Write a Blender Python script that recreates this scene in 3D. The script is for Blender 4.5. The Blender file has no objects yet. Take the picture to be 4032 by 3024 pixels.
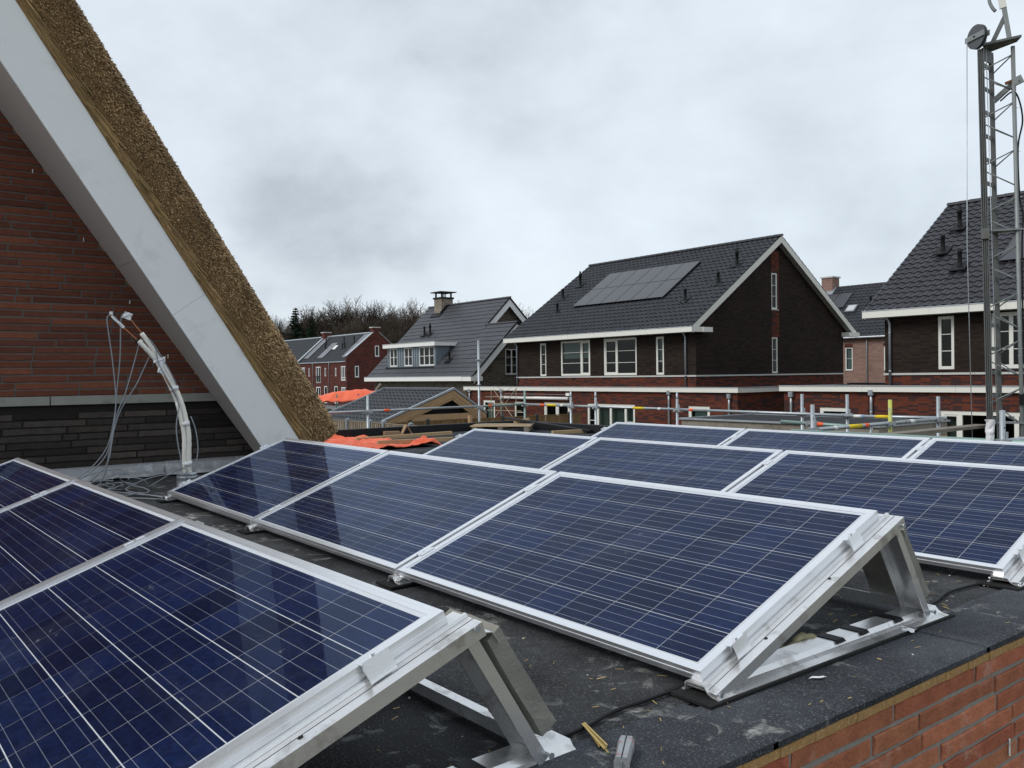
import bpy, math, random
from mathutils import Vector, Matrix
random.seed(7)
PI = math.pi
sc = bpy.context.scene

# ------------------------------------------------------------------ camera
cam_d = bpy.data.cameras.new('camera')
cam_d.sensor_width = 36.0
cam_d.lens = 30.287
cam_d.clip_start = 0.05
cam_d.clip_end = 3000
cam = bpy.data.objects.new('camera', cam_d)
sc.collection.objects.link(cam)
CAM = Vector((6.5592, -1.8495, 0.8233))
def cam_axes(yaw, pit, rol):
    f = Vector((-math.sin(yaw)*math.cos(pit), math.cos(yaw)*math.cos(pit), math.sin(pit)))
    r = Vector((math.cos(yaw), math.sin(yaw), 0)); u = r.cross(f)
    c, s = math.cos(rol), math.sin(rol)
    return c*r + s*u, -s*r + c*u, f
_r, _u, _f = cam_axes(math.radians(52.3135), math.radians(-0.5735), math.radians(-0.7259))
cam.matrix_world = Matrix(((_r.x, _u.x, -_f.x, CAM.x), (_r.y, _u.y, -_f.y, CAM.y), (_r.z, _u.z, -_f.z, CAM.z), (0, 0, 0, 1)))
sc.camera = cam

# ------------------------------------------------------------------ sky, sun, exposure
SUN_EL, SUN_AZ = math.radians(42), math.radians(195)
w = bpy.data.worlds.new('World'); sc.world = w; w.use_nodes = True
nt = w.node_tree; nt.nodes.clear()
def N(tree, typ, **kw):
    n = tree.nodes.new(typ)
    for k, v in kw.items():
        if k in n.inputs.keys() if hasattr(n.inputs, 'keys') else False: n.inputs[k].default_value = v
        else: setattr(n, k, v)
    return n
def math_n(tree, op, a, b=None, clamp=False):
    n = tree.nodes.new('ShaderNodeMath'); n.operation = op; n.use_clamp = clamp
    for i, v in enumerate((a, b)):
        if v is None: continue
        if isinstance(v, (int, float)): n.inputs[i].default_value = v
        else: tree.links.new(v, n.inputs[i])
    return n.outputs[0]
def ramp(tree, fac, stops, interp='LINEAR'):
    n = tree.nodes.new('ShaderNodeValToRGB'); n.color_ramp.interpolation = interp
    el = n.color_ramp.elements
    while len(el) < len(stops): el.new(0.5)
    for e, (p, c) in zip(el, stops):
        e.position = p; e.color = (c, c, c, 1) if isinstance(c, (int, float)) else (*c, 1)
    tree.links.new(fac, n.inputs[0]); return n.outputs[0]
def mixc(tree, fac, a, b, typ='MIX'):
    n = tree.nodes.new('ShaderNodeMix'); n.data_type = 'RGBA'; n.blend_type = typ
    for sock, v in ((n.inputs[0], fac), (n.inputs[6], a), (n.inputs[7], b)):
        if isinstance(v, (int, float)): sock.default_value = v
        elif isinstance(v, tuple): sock.default_value = (*v, 1) if len(v) == 3 else v
        else: tree.links.new(v, sock)
    return n.outputs[2]
sky = nt.nodes.new('ShaderNodeTexSky'); sky.sky_type = 'NISHITA'; sky.sun_disc = False
sky.sun_elevation = SUN_EL; sky.sun_rotation = SUN_AZ
tc = nt.nodes.new('ShaderNodeTexCoord')
sep = nt.nodes.new('ShaderNodeSeparateXYZ'); nt.links.new(tc.outputs['Generated'], sep.inputs[0])
zz = math_n(nt, 'ADD', math_n(nt, 'ABSOLUTE', sep.outputs[2]), 0.22)
cmb = nt.nodes.new('ShaderNodeCombineXYZ')
nt.links.new(math_n(nt, 'DIVIDE', sep.outputs[0], zz), cmb.inputs[0]); nt.links.new(math_n(nt, 'DIVIDE', sep.outputs[1], zz), cmb.inputs[1])
cmb.inputs[2].default_value = 3.7
def noise(tree, vec, scale, detail=5, rough=.5, dist=0.0):
    n = tree.nodes.new('ShaderNodeTexNoise'); n.inputs['Scale'].default_value = scale
    n.inputs['Detail'].default_value = detail; n.inputs['Roughness'].default_value = rough
    n.inputs['Distortion'].default_value = dist
    if vec is not None: tree.links.new(vec, n.inputs['Vector'])
    return n.outputs['Fac']
SKY_OFF = (0.0, 0.0, 0.0)
vo = nt.nodes.new('ShaderNodeVectorMath'); vo.operation = 'ADD'; nt.links.new(cmb.outputs[0], vo.inputs[0]); vo.inputs[1].default_value = SKY_OFF
big = noise(nt, vo.outputs[0], 1.15, 4, .5, .25)
st = nt.nodes.new('ShaderNodeVectorMath'); st.operation = 'MULTIPLY'; nt.links.new(tc.outputs['Generated'], st.inputs[0]); st.inputs[1].default_value = (1, 1, 1.7)
med = noise(nt, st.outputs[0], 5.0, 7, .55, .1)
lo = math_n(nt, 'ADD', math_n(nt, 'MULTIPLY', big, .38), math_n(nt, 'MULTIPLY', med, .62))
# the two heavier grey cloud bellies in view
def belly(d, size, amt):
    vm = nt.nodes.new('ShaderNodeVectorMath'); vm.operation = 'DISTANCE'
    wob = nt.nodes.new('ShaderNodeVectorMath'); wob.operation = 'MULTIPLY_ADD'
    nz = nt.nodes.new('ShaderNodeTexNoise'); nz.inputs['Scale'].default_value = 5.5; nz.inputs['Detail'].default_value = 7
    nt.links.new(tc.outputs['Generated'], nz.inputs['Vector'])
    nt.links.new(nz.outputs['Color'], wob.inputs[0]); wob.inputs[1].default_value = (.32, .32, .2)
    nt.links.new(tc.outputs['Generated'], wob.inputs[2])
    nt.links.new(wob.outputs[0], vm.inputs[0]); vm.inputs[1].default_value = d
    mr = nt.nodes.new('ShaderNodeMapRange'); mr.interpolation_type = 'SMOOTHSTEP'
    nt.links.new(vm.outputs['Value'], mr.inputs[0]); mr.inputs[1].default_value = 0; mr.inputs[2].default_value = size
    mr.inputs[3].default_value = amt; mr.inputs[4].default_value = 0
    return mr.outputs[0]
def dirpx(px, py):
    d = (_f + (px-2016)/3392.1*_r - (py-1512)/3392.1*_u).normalized()
    return (d.x+.16, d.y+.16, d.z+.10)
dark = math_n(nt, 'ADD', belly(dirpx(1220, 900), .18, .28), belly(dirpx(2230, 240), .24, .17))
dark = math_n(nt, 'ADD', dark, belly(dirpx(3150, 750), .24, .09))
lo = math_n(nt, 'SUBTRACT', lo, dark)
cl = ramp(nt, lo, [(.02, (2.6, 2.85, 3.15)), (.22, (4.15, 4.55, 5.0)), (.36, (5.25, 5.75, 6.25)), (.46, (5.85, 6.4, 6.95)), (.62, (6.6, 7.2, 7.75))])
skc = mixc(nt, .88, sky.outputs[0], cl)
bg = nt.nodes.new('ShaderNodeBackground'); nt.links.new(skc, bg.inputs[0]); bg.inputs[1].default_value = .1
wo = nt.nodes.new('ShaderNodeOutputWorld'); nt.links.new(bg.outputs[0], wo.inputs[0])

sun_d = bpy.data.lights.new('sun', 'SUN'); sun_d.energy = 1.35; sun_d.angle = math.radians(25); sun_d.color = (1, .97, .93)
sun = bpy.data.objects.new('sun', sun_d); sc.collection.objects.link(sun)
_sd = Vector((math.cos(SUN_EL)*math.sin(SUN_AZ), math.cos(SUN_EL)*math.cos(SUN_AZ), math.sin(SUN_EL)))
sun.rotation_euler = _sd.to_track_quat('Z', 'Y').to_euler()
sun.location = (0, 0, 30)
vs = sc.view_settings; vs.view_transform = 'Standard'; vs.look = 'None'; vs.exposure = 0.45; vs.gamma = 1.0; vs.use_curve_mapping = False
sc.cycles.max_bounces = 8; sc.cycles.transparent_max_bounces = 12

# ------------------------------------------------------------------ materials
MATS = {}
def pm(name, col, rough=.6, metal=0.0, var=.12, vs_=4.0, bump=0.0, bs=40.0, rnd=0.0, hue=None, spec=None, coat=0.0, island=False, stain=None):
    """procedural surface: noise-mottled colour, fine relief, small random shift from piece to piece"""
    if name in MATS: return MATS[name]
    m = bpy.data.materials.new(name); m.use_nodes = True; t = m.node_tree; b = t.nodes['Principled BSDF']
    tcn = t.nodes.new('ShaderNodeTexCoord'); oi = t.nodes.new('ShaderNodeObjectInfo')
    vec = tcn.outputs['Object']
    off = t.nodes.new('ShaderNodeVectorMath'); off.operation = 'ADD'; t.links.new(vec, off.inputs[0]); t.links.new(oi.outputs['Location'], off.inputs[1])
    vec = off.outputs[0]
    nz = noise(t, vec, vs_, 6, .6)
    k = math_n(t, 'ADD', math_n(t, 'MULTIPLY', nz, 2*var), 1-var)
    r = oi.outputs['Random']
    if island:
        ge = t.nodes.new('ShaderNodeNewGeometry')
        r = math_n(t, 'FRACT', math_n(t, 'ADD', r, ge.outputs['Random Per Island']))
    if rnd: k = math_n(t, 'MULTIPLY', k, math_n(t, 'ADD', math_n(t, 'MULTIPLY', r, 2*rnd), 1-rnd))
    base = col
    if hue is not None:
        base = mixc(t, math_n(t, 'FRACT', math_n(t, 'MULTIPLY', r, 7.31)), col, hue)
    kc = t.nodes.new('ShaderNodeCombineColor')
    for i in range(3): t.links.new(k, kc.inputs[i])
    c = mixc(t, 1.0, base, kc.outputs[0], 'MULTIPLY')
    if stain is not None:
        scol, ssc, thr, amt = stain
        sn = noise(t, vec, ssc, 8, .65)
        c = mixc(t, ramp(t, sn, [(thr, 0.0), (min(thr+.1, .99), amt)]), c, scol)
    t.links.new(c, b.inputs['Base Color'])
    b.inputs['Roughness'].default_value = rough; b.inputs['Metallic'].default_value = metal
    b.inputs['Specular IOR Level'].default_value = spec if spec is not None else (.5 if metal > .2 or rough < .5 else .12)
    if coat: b.inputs['Coat Weight'].default_value = coat; b.inputs['Coat Roughness'].default_value = .06
    if bump:
        bn = noise(t, vec, bs, 4, .6); bp = t.nodes.new('ShaderNodeBump'); bp.inputs['Strength'].default_value = bump
        bp.inputs['Distance'].default_value = .01
        t.links.new(bn, bp.inputs['Height']); t.links.new(bp.outputs[0], b.inputs['Normal'])
    MATS[name] = m; return m

def brickmat(name, c1, c2, mortar, dark, darkamt=.35, bw=.22, rh=.0625, ms=.008, rough=.85):
    """small bricks of a wall too far off to pick apart; laid along x or y of an axis-aligned wall"""
    if name in MATS: return MATS[name]
    m = bpy.data.materials.new(name); m.use_nodes = True; t = m.node_tree; b = t.nodes['Principled BSDF']
    g = t.nodes.new('ShaderNodeNewGeometry'); s = t.nodes.new('ShaderNodeSeparateXYZ'); t.links.new(g.outputs['Position'], s.inputs[0])
    cb = t.nodes.new('ShaderNodeCombineXYZ'); t.links.new(math_n(t, 'ADD', s.outputs[0], s.outputs[1]), cb.inputs[0]); t.links.new(s.outputs[2], cb.inputs[1])
    br = t.nodes.new('ShaderNodeTexBrick'); t.links.new(cb.outputs[0], br.inputs['Vector'])
    br.inputs['Scale'].default_value = 1.0; br.inputs['Brick Width'].default_value = bw; br.inputs['Row Height'].default_value = rh
    br.inputs['Mortar Size'].default_value = ms; br.inputs['Mortar Smooth'].default_value = .2; br.inputs['Bias'].default_value = 0
    br.inputs['Color1'].default_value = (*c1, 1); br.inputs['Color2'].default_value = (*c2, 1); br.inputs['Mortar'].default_value = (*mortar, 1)
    # burnt bricks: a second brick lookup on whole-brick cells
    mp = t.nodes.new('ShaderNodeVectorMath'); mp.operation = 'MULTIPLY'; t.links.new(cb.outputs[0], mp.inputs[0]); mp.inputs[1].default_value = (1/.33, 1/rh, 1)
    wn = t.nodes.new('ShaderNodeTexWhiteNoise'); wn.noise_dimensions = '2D'
    fl = t.nodes.new('ShaderNodeVectorMath'); fl.operation = 'FLOOR'; t.links.new(mp.outputs[0], fl.inputs[0]); t.links.new(fl.outputs[0], wn.inputs['Vector'])
    patch = noise(t, cb.outputs[0], 1.6, 3, .6)
    lim = math_n(t, 'MULTIPLY', patch, darkamt*2)
    isd = math_n(t, 'LESS_THAN', wn.outputs['Value'], lim)
    nm = math_n(t, 'SUBTRACT', 1.0, br.outputs['Fac'])
    c = mixc(t, math_n(t, 'MULTIPLY', math_n(t, 'MULTIPLY', isd, nm), .8), br.outputs['Color'], dark)
    k = math_n(t, 'ADD', math_n(t, 'MULTIPLY', noise(t, cb.outputs[0], .7, 4, .6), .5), .75)
    kc = t.nodes.new('ShaderNodeCombineColor')
    for i in range(3): t.links.new(k, kc.inputs[i])
    c = mixc(t, 1.0, c, kc.outputs[0], 'MULTIPLY')
    t.links.new(c, b.inputs['Base Color']); b.inputs['Roughness'].default_value = rough; b.inputs['Specular IOR Level'].default_value = .08
    bp = t.nodes.new('ShaderNodeBump'); bp.inputs['Strength'].default_value = .6; bp.inputs['Distance'].default_value = .01
    t.links.new(nm, bp.inputs['Height']); t.links.new(bp.outputs[0], b.inputs['Normal'])
    MATS[name] = m; return m

def glassmat(name, tint=(.75, .8, .8), ior=1.5, rough=.01, dirt=0.0, boost=1.0, gcol=(1, 1, 1)):
    if name in MATS: return MATS[name]
    m = bpy.data.materials.new(name); m.use_nodes = True; t = m.node_tree; t.nodes.clear()
    tr = t.nodes.new('ShaderNodeBsdfTransparent'); tr.inputs[0].default_value = (*tint, 1)
    gl = t.nodes.new('ShaderNodeBsdfGlossy'); gl.inputs['Roughness'].default_value = rough; gl.inputs[0].default_value = (*gcol, 1)
    fr = t.nodes.new('ShaderNodeFresnel'); fr.inputs[0].default_value = ior
    fac = math_n(t, 'MULTIPLY', fr.outputs[0], boost, True)
    mx = t.nodes.new('ShaderNodeMixShader'); t.links.new(fac, mx.inputs[0]); t.links.new(tr.outputs[0], mx.inputs[1]); t.links.new(gl.outputs[0], mx.inputs[2])
    out = mx.outputs[0]
    if dirt:
        tcn = t.nodes.new('ShaderNodeTexCoord'); oi = t.nodes.new('ShaderNodeObjectInfo')
        vm = t.nodes.new('ShaderNodeVectorMath'); vm.operation = 'ADD'; t.links.new(tcn.outputs['Object'], vm.inputs[0]); t.links.new(oi.outputs['Location'], vm.inputs[1])
        n1 = noise(t, vm.outputs[0], 3.0, 6, .7, .6); n2 = noise(t, vm.outputs[0], 26.0, 4, .6, .4)
        a = ramp(t, n1, [(.5, 0.0), (.8, dirt)]); b_ = ramp(t, n2, [(.64, 0.0), (.72, dirt*7)])
        # a thin even film of dust plus dried drop marks
        f = math_n(t, 'ADD', math_n(t, 'ADD', a, math_n(t, 'MULTIPLY', b_, ramp(t, n1, [(.50, 0.0), (.64, 1.0)]))), dirt*.06)
        df = t.nodes.new('ShaderNodeBsdfDiffuse'); df.inputs[0].default_value = (.5, .52, .55, 1)
        m2 = t.nodes.new('ShaderNodeMixShader'); t.links.new(f, m2.inputs[0]); t.links.new(out, m2.inputs[1]); t.links.new(df.outputs[0], m2.inputs[2]); out = m2.outputs[0]
    o = t.nodes.new('ShaderNodeOutputMaterial'); t.links.new(out, o.inputs[0]); MATS[name] = m; return m

def cellmat():
    m = bpy.data.materials.new('solar_cell'); m.use_nodes = True; t = m.node_tree; b = t.nodes['Principled BSDF']
    tcn = t.nodes.new('ShaderNodeTexCoord'); oi = t.nodes.new('ShaderNodeObjectInfo')
    s = t.nodes.new('ShaderNodeSeparateXYZ'); t.links.new(tcn.outputs['Object'], s.inputs[0])
    vm = t.nodes.new('ShaderNodeVectorMath'); vm.operation = 'ADD'; t.links.new(tcn.outputs['Object'], vm.inputs[0]); t.links.new(oi.outputs['Location'], vm.inputs[1])
    vor = t.nodes.new('ShaderNodeTexVoronoi'); vor.inputs['Scale'].default_value = 75; t.links.new(vm.outputs[0], vor.inputs['Vector'])
    cr = t.nodes.new('ShaderNodeSeparateColor'); t.links.new(vor.outputs['Color'], cr.inputs[0])
    k = math_n(t, 'ADD', math_n(t, 'MULTIPLY', cr.outputs[0], .5), .75)
    k = math_n(t, 'MULTIPLY', k, math_n(t, 'ADD', math_n(t, 'MULTIPLY', oi.outputs['Random'], .3), .85))
    kc = t.nodes.new('ShaderNodeCombineColor')
    for i in range(3): t.links.new(k, kc.inputs[i])
    c = mixc(t, 1.0, mixc(t, oi.outputs['Random'], (.0042, .0080, .034), (.0060, .0130, .052)), kc.outputs[0], 'MULTIPLY')
    # four busbars running along the module: lines at y = +-p/8, +-3p/8
    p = .155/4
    fr = math_n(t, 'ABSOLUTE', math_n(t, 'SUBTRACT', math_n(t, 'FRACT', math_n(t, 'DIVIDE', math_n(t, 'ADD', s.outputs[1], .0775*4), p)), .5))
    line = math_n(t, 'LESS_THAN', fr, .00075/p)
    c = mixc(t, math_n(t, 'MULTIPLY', line, .9), c, (.62, .66, .74))
    t.links.new(c, b.inputs['Base Color']); b.inputs['Roughness'].default_value = .36; b.inputs['Specular IOR Level'].default_value = .05
    t.links.new(math_n(t, 'MULTIPLY', line, .95), b.inputs['Metallic'])   # tinned copper ribbons
    return m

ALU = pm('aluminium', (.86, .87, .89), .32, .88, .06, 9, .04, 160)
ALU2 = pm('mill_aluminium', (.76, .755, .75), .27, .75, .2, 9, .06, 120, stain=((.36, .34, .32), 11, .54, .6))
STEEL = pm('galvanised_steel', (.42, .45, .47), .45, .75, .25, 12, .06, 60, stain=((.25, .27, .28), 6, .55, .6))
BLACK = pm('black_plastic', (.014, .014, .015), .5, 0, .2)
RUBBER = pm('rubber', (.02, .02, .02), .85, 0, .4, 40, .4, 220, stain=((.09, .09, .09), 150, .62, .9))
CONC = pm('concrete', (.23, .225, .195), .9, 0, .35, 9, .5, 110, stain=((.40, .39, .35), 30, .6, .5))
WHITE = pm('white_paint', (.74, .74, .72), .5, 0, .05, 1.5)
CREAM = pm('cream_paint', (.70, .69, .63), .5, 0, .05, 1.5)
GLASS = glassmat('window_glass', (.42, .48, .47), 1.52, .01, 0, .5)
PVGLASS = glassmat('panel_glass', (.98, .98, .98), 1.36, .012, .03, .56, (.64, .77, 1.0))   # anti-reflective coating: weak, bluish mirror image
ZINC = pm('zinc', (.40, .43, .46), .42, .6, .2, 3, .03, 30, stain=((.24, .26, .28), 5, .55, .5))
DARKIN = pm('dark_room', (.03, .03, .03), .9)
TIMBER = pm('sawn_timber', (.46, .33, .19), .75, 0, .22, 6, .1, 60, rnd=.12)

# ------------------------------------------------------------------ mesh helpers
COL = sc.collection
ORG = {}
class MB:
    def __init__(s): s.v = []; s.f = []
    def poly(s, pts):
        n = len(s.v); s.v += [tuple(p) for p in pts]; s.f.append(tuple(range(n, n+len(pts)))); return s
    def box(s, x0, x1, y0, y1, z0, z1):
        n = len(s.v)
        s.v += [(x, y, z) for z in (z0, z1) for y in (y0, y1) for x in (x0, x1)]
        s.f += [tuple(n+i for i in q) for q in ((0, 2, 3, 1), (4, 5, 7, 6), (0, 1, 5, 4), (2, 6, 7, 3), (0, 4, 6, 2), (1, 3, 7, 5))]
        return s
    def obox(s, c, ax, ay, az):
        c, ax, ay, az = map(Vector, (c, ax, ay, az)); n = len(s.v)
        for k in (-1, 1):
            for j in (-1, 1):
                for i in (-1, 1): s.v.append(tuple(c+i*ax+j*ay+k*az))
        s.f += [tuple(n+i for i in q) for q in ((0, 2, 3, 1), (4, 5, 7, 6), (0, 1, 5, 4), (2, 6, 7, 3), (0, 4, 6, 2), (1, 3, 7, 5))]
        return s
    def bar(s, a, b, wd, ht, up=(0, 0, 1)):
        a, b, up = Vector(a), Vector(b), Vector(up); d = (b-a)
        y = d.normalized(); x = y.cross(up).normalized(); z = x.cross(y)
        return s.obox((a+b)/2, d/2, x*wd/2, z*ht/2)
    def extr(s, pts, d):
        """closed outline (3-D points) pushed along d, with end faces"""
        d = Vector(d); n = len(s.v); m = len(pts)
        s.v += [tuple(p) for p in pts]; s.v += [tuple(Vector(p)+d) for p in pts]
        s.f.append(tuple(range(n+m-1, n-1, -1))); s.f.append(tuple(range(n+m, n+2*m)))
        for i in range(m): j = (i+1) % m; s.f.append((n+i, n+j, n+m+j, n+m+i))
        return s
    def sheet(s, prof, th, to3, d):
        """bent sheet metal: open 2-D profile, thickness th, mapped by to3 and pushed along d"""
        off = []
        for i, p in enumerate(prof):
            a = prof[max(i-1, 0)]; b = prof[min(i+1, len(prof)-1)]
            tx, ty = b[0]-a[0], b[1]-a[1]; l = math.hypot(tx, ty) or 1
            off.append((p[0]-ty/l*th, p[1]+tx/l*th))
        return s.extr([to3(*p) for p in prof]+[to3(*p) for p in reversed(off)], d)
    def tube(s, path, r, n=8, caps=True):
        path = [Vector(p) for p in path]; base = len(s.v); m = len(path)
        rr = r if isinstance(r, (list, tuple)) else [r]*m
        t0 = (path[1]-path[0]).normalized()
        ref = Vector((0, 0, 1)) if abs(t0.z) < .9 else Vector((1, 0, 0))
        x = t0.cross(ref).normalized()
        for i, p in enumerate(path):
            t = (path[min(i+1, m-1)]-path[max(i-1, 0)]).normalized()
            x = (x - t*x.dot(t)).normalized(); y = t.cross(x)
            for k in range(n):
                a = 2*PI*k/n; s.v.append(tuple(p+(x*math.cos(a)+y*math.sin(a))*rr[i]))
        for i in range(m-1):
            for k in range(n):
                k2 = (k+1) % n; s.f.append((base+i*n+k, base+i*n+k2, base+(i+1)*n+k2, base+(i+1)*n+k))
        if caps:
            s.f.append(tuple(base+k for k in range(n-1, -1, -1))); s.f.append(tuple(base+(m-1)*n+k for k in range(n)))
        return s
    def lathe(s, c, prof, n=16):
        c = Vector(c); base = len(s.v); m = len(prof)
        for r, z in prof:
            for k in range(n): s.v.append((c.x+r*math.cos(2*PI*k/n), c.y+r*math.sin(2*PI*k/n), c.z+z))
        for i in range(m-1):
            for k in range(n):
                k2 = (k+1) % n; s.f.append((base+i*n+k, base+i*n+k2, base+(i+1)*n+k2, base+(i+1)*n+k))
        s.f.append(tuple(base+k for k in range(n-1, -1, -1))); s.f.append(tuple(base+(m-1)*n+k for k in range(n)))
        return s
    def mesh(s, name, mat, o=(0, 0, 0), smooth=False):
        me = bpy.data.meshes.new(name)
        ox, oy, oz = o
        me.from_pydata([(x-ox, y-oy, z-oz) for x, y, z in s.v], [], s.f)
        if smooth: me.polygons.foreach_set('use_smooth', [True]*len(me.polygons))
        me.materials.append(mat); me.update(); return me
    def build(s, name, mat, parent=None, smooth=False, kind=None, bevel=0):
        o = ORG.get(parent.name, (0, 0, 0)) if parent else (0, 0, 0)
        ob = bpy.data.objects.new(name, s.mesh(name, mat, o, smooth)); COL.objects.link(ob)
        if parent: ob.parent = parent
        ORG[ob.name] = o
        if kind: ob['kind'] = kind
        if bevel:
            bv = ob.modifiers.new('bevel', 'BEVEL'); bv.width = bevel; bv.segments = 2; bv.limit_method = 'ANGLE'
        return ob
def tag(o, label, cat, group=None, kind=None):
    if label: o['label'] = label
    if cat: o['category'] = cat
    if group: o['group'] = group
    if kind: o['kind'] = kind
    return o
def thing(name, label, cat, loc=(0, 0, 0), group=None):
    o = bpy.data.objects.new(name, None); COL.objects.link(o); o.location = loc; o.empty_display_size = .2
    ORG[o.name] = tuple(loc); return tag(o, label, cat, group)
def topmesh(mb, name, mat, label, cat, group=None, smooth=False, loc=None, bevel=0):
    """a thing that is one mesh, origin at its base"""
    if loc is None:
        n = len(mb.v); loc = (sum(p[0] for p in mb.v)/n, sum(p[1] for p in mb.v)/n, min(p[2] for p in mb.v))
    ob = bpy.data.objects.new(name, mb.mesh(name, mat, loc, smooth)); COL.objects.link(ob); ob.location = loc
    ORG[ob.name] = tuple(loc)
    if bevel:
        bv = ob.modifiers.new('bevel', 'BEVEL'); bv.width = bevel; bv.segments = 2; bv.limit_method = 'ANGLE'
    return tag(ob, label, cat, group)
def link(me, name, mat4, parent):
    ob = bpy.data.objects.new(name, me); COL.objects.link(ob); ob.parent = parent
    o = Vector(ORG.get(parent.name, (0, 0, 0)))
    ob.matrix_local = Matrix.Translation(-o) @ mat4; return ob
def struct(mb, name, mat, smooth=False):
    ob = mb.build(name, mat, None, smooth); ob['kind'] = 'structure'; return ob
# ================================================================== THE SETTING
GZ = -2.8           # street and garden level
RZ = -0.08          # the near flat roof
GROUND = pm('garden_soil', (.13, .115, .085), .95, 0, .35, .35, .3, 6, stain=((.07, .09, .035), .5, .5, .8))
struct(MB().poly([(-700, -500, GZ), (500, -500, GZ), (500, 700, GZ), (-700, 700, GZ)]), 'ground', GROUND)

# ---------------------------------------------------------------- near flat roof with its long brick edge
def feltmat(name, base, speck, stain_amt):
    m = bpy.data.materials.new(name); m.use_nodes = True; t = m.node_tree; b = t.nodes['Principled BSDF']
    g = t.nodes.new('ShaderNodeNewGeometry'); vec = g.outputs['Position']
    fine = noise(t, vec, 170, 3, .7); mid = noise(t, vec, 16, 5, .65); bigp = noise(t, vec, 1.7, 4, .6)
    sp = ramp(t, fine, [(.56, 0.0), (.66, 1.0)])
    k = math_n(t, 'ADD', math_n(t, 'MULTIPLY', ramp(t, bigp, [(.35, 0.0), (.65, 1.0)]), 1.1), .55)
    k = math_n(t, 'MULTIPLY', k, math_n(t, 'ADD', math_n(t, 'MULTIPLY', mid, .7), .65))
    kc = t.nodes.new('ShaderNodeCombineColor')
    for i in range(3): t.links.new(k, kc.inputs[i])
    c = mixc(t, 1.0, base, kc.outputs[0], 'MULTIPLY')
    c = mixc(t, math_n(t, 'MULTIPLY', sp, .55), c, speck)
    # chalky scuffs and mortar dust trodden into the felt
    st = noise(t, vec, 7.5, 9, .72, .8); st2 = noise(t, vec, 2.1, 3, .5)
    f = math_n(t, 'MULTIPLY', ramp(t, st, [(.56, 0.0), (.68, stain_amt)]), ramp(t, st2, [(.42, 0.0), (.58, 1.0)]))
    c = mixc(t, f, c, (.30, .30, .28))
    t.links.new(c, b.inputs['Base Color']); b.inputs['Roughness'].default_value = .85; b.inputs['Specular IOR Level'].default_value = .10
    bp = t.nodes.new('ShaderNodeBump'); bp.inputs['Strength'].default_value = .45; bp.inputs['Distance'].default_value = .004
    t.links.new(math_n(t, 'ADD', fine, math_n(t, 'MULTIPLY', mid, 1.5)), bp.inputs['Height']); t.links.new(bp.outputs[0], b.inputs['Normal'])
    return m
FELT = feltmat('roofing_felt', (.031, .032, .034), (.20, .20, .205), 1.0)
FELT2 = feltmat('edge_felt', (.038, .041, .047), (.25, .26, .28), 1.0)
EDGE = 5.302
flat = struct(MB().box(-1.86, EDGE-.03, -6.0, 5.35, RZ-.30, RZ), 'flat_roof', FELT)
# felt sheets lapped over the deck, their laps showing as low steps
lapx = [(-1.7, 1.02), (1.0, 2.04), (2.02, 3.52), (3.5, 4.98)]
yy = [-5.95, -3.9, -1.15, 1.62, 4.05, 5.33]
for i, (a, b) in enumerate(lapx):
    for j in range(5):
        o = (.35*i) % 1.1 - .4
        y0 = yy[j]+(o if j else 0); y1 = yy[j+1]+(o if j < 4 else 0)
        h = .004+.003*((i+j) % 2)
        m = MB()
        m.extr([(a, y0, RZ+.001), (b, y0, RZ+.001), (b+.02, y0, RZ+h*.5), (b, y0, RZ+h), (a, y0, RZ+h)], (0, y1-y0+.03, 0))
        m.build('felt_sheet', FELT, flat)
for j, (y0, y1, x0) in enumerate([(-3.0, -.98, 5.02), (-1.0, -.08, 5.0), (-.1, 1.05, 5.035), (1.03, 2.1, 5.01), (2.08, 3.2, 5.03), (3.18, 5.3, 5.02)]):
    h = .011+.003*(j % 2)
    MB().extr([(x0, y0, RZ+.006), (x0+.006, y0, RZ+h), (EDGE-.012, y0, RZ+h+.002), (EDGE+.003, y0, RZ+h-.002), (EDGE+.003, y0, RZ-.006), (EDGE-.01, y0, RZ-.004), (x0, y0, RZ+.002)], (0, y1-y0, 0)).build('edge_sheet', FELT2, flat)
CHIP = pm('chipboard', (.36, .22, .095), .9, 0, .45, 60, .5, 130, stain=((.55, .38, .18), 90, .55, .7))
def wob(m, amt, seed):
    r = random.Random(seed)
    m.v = [(x+r.uniform(-amt, amt), y+r.uniform(-amt, amt), z+r.uniform(-amt, amt)) for x, y, z in m.v]; return m
brickwall = thing('brick_wall', 'red brick wall of long bricks below the near flat roof edge', 'brick wall', (EDGE, 0, GZ))
c_ = MB()
n = 170
for i in range(n):
    y0 = -3.0+8.3*i/n; y1 = y0+8.3/n
    dz = .0012*math.sin(i*.7); dx = .0012*math.sin(i*1.9)+random.uniform(-.0006, .0006)
    c_.box(EDGE-.06, EDGE+.002+dx, y0, y1, RZ-.033, RZ-.009+dz)
c_.build('chipboard_edge', CHIP, brickwall)
MORTAR = pm('mortar', (.27, .255, .23), .95, 0, .25, 30, .4, 220)
BR_A = pm('near_brick', (.43, .175, .094), .85, 0, .48, 13, .8, 60, rnd=.20, hue=(.34, .105, .062), stain=((.50, .29, .22), 5, .54, .6))
MB().box(EDGE-.22, EDGE-.006, -3.0, 5.3, GZ, RZ-.035).build('mortar_bed', MORTAR, brickwall)
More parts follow.
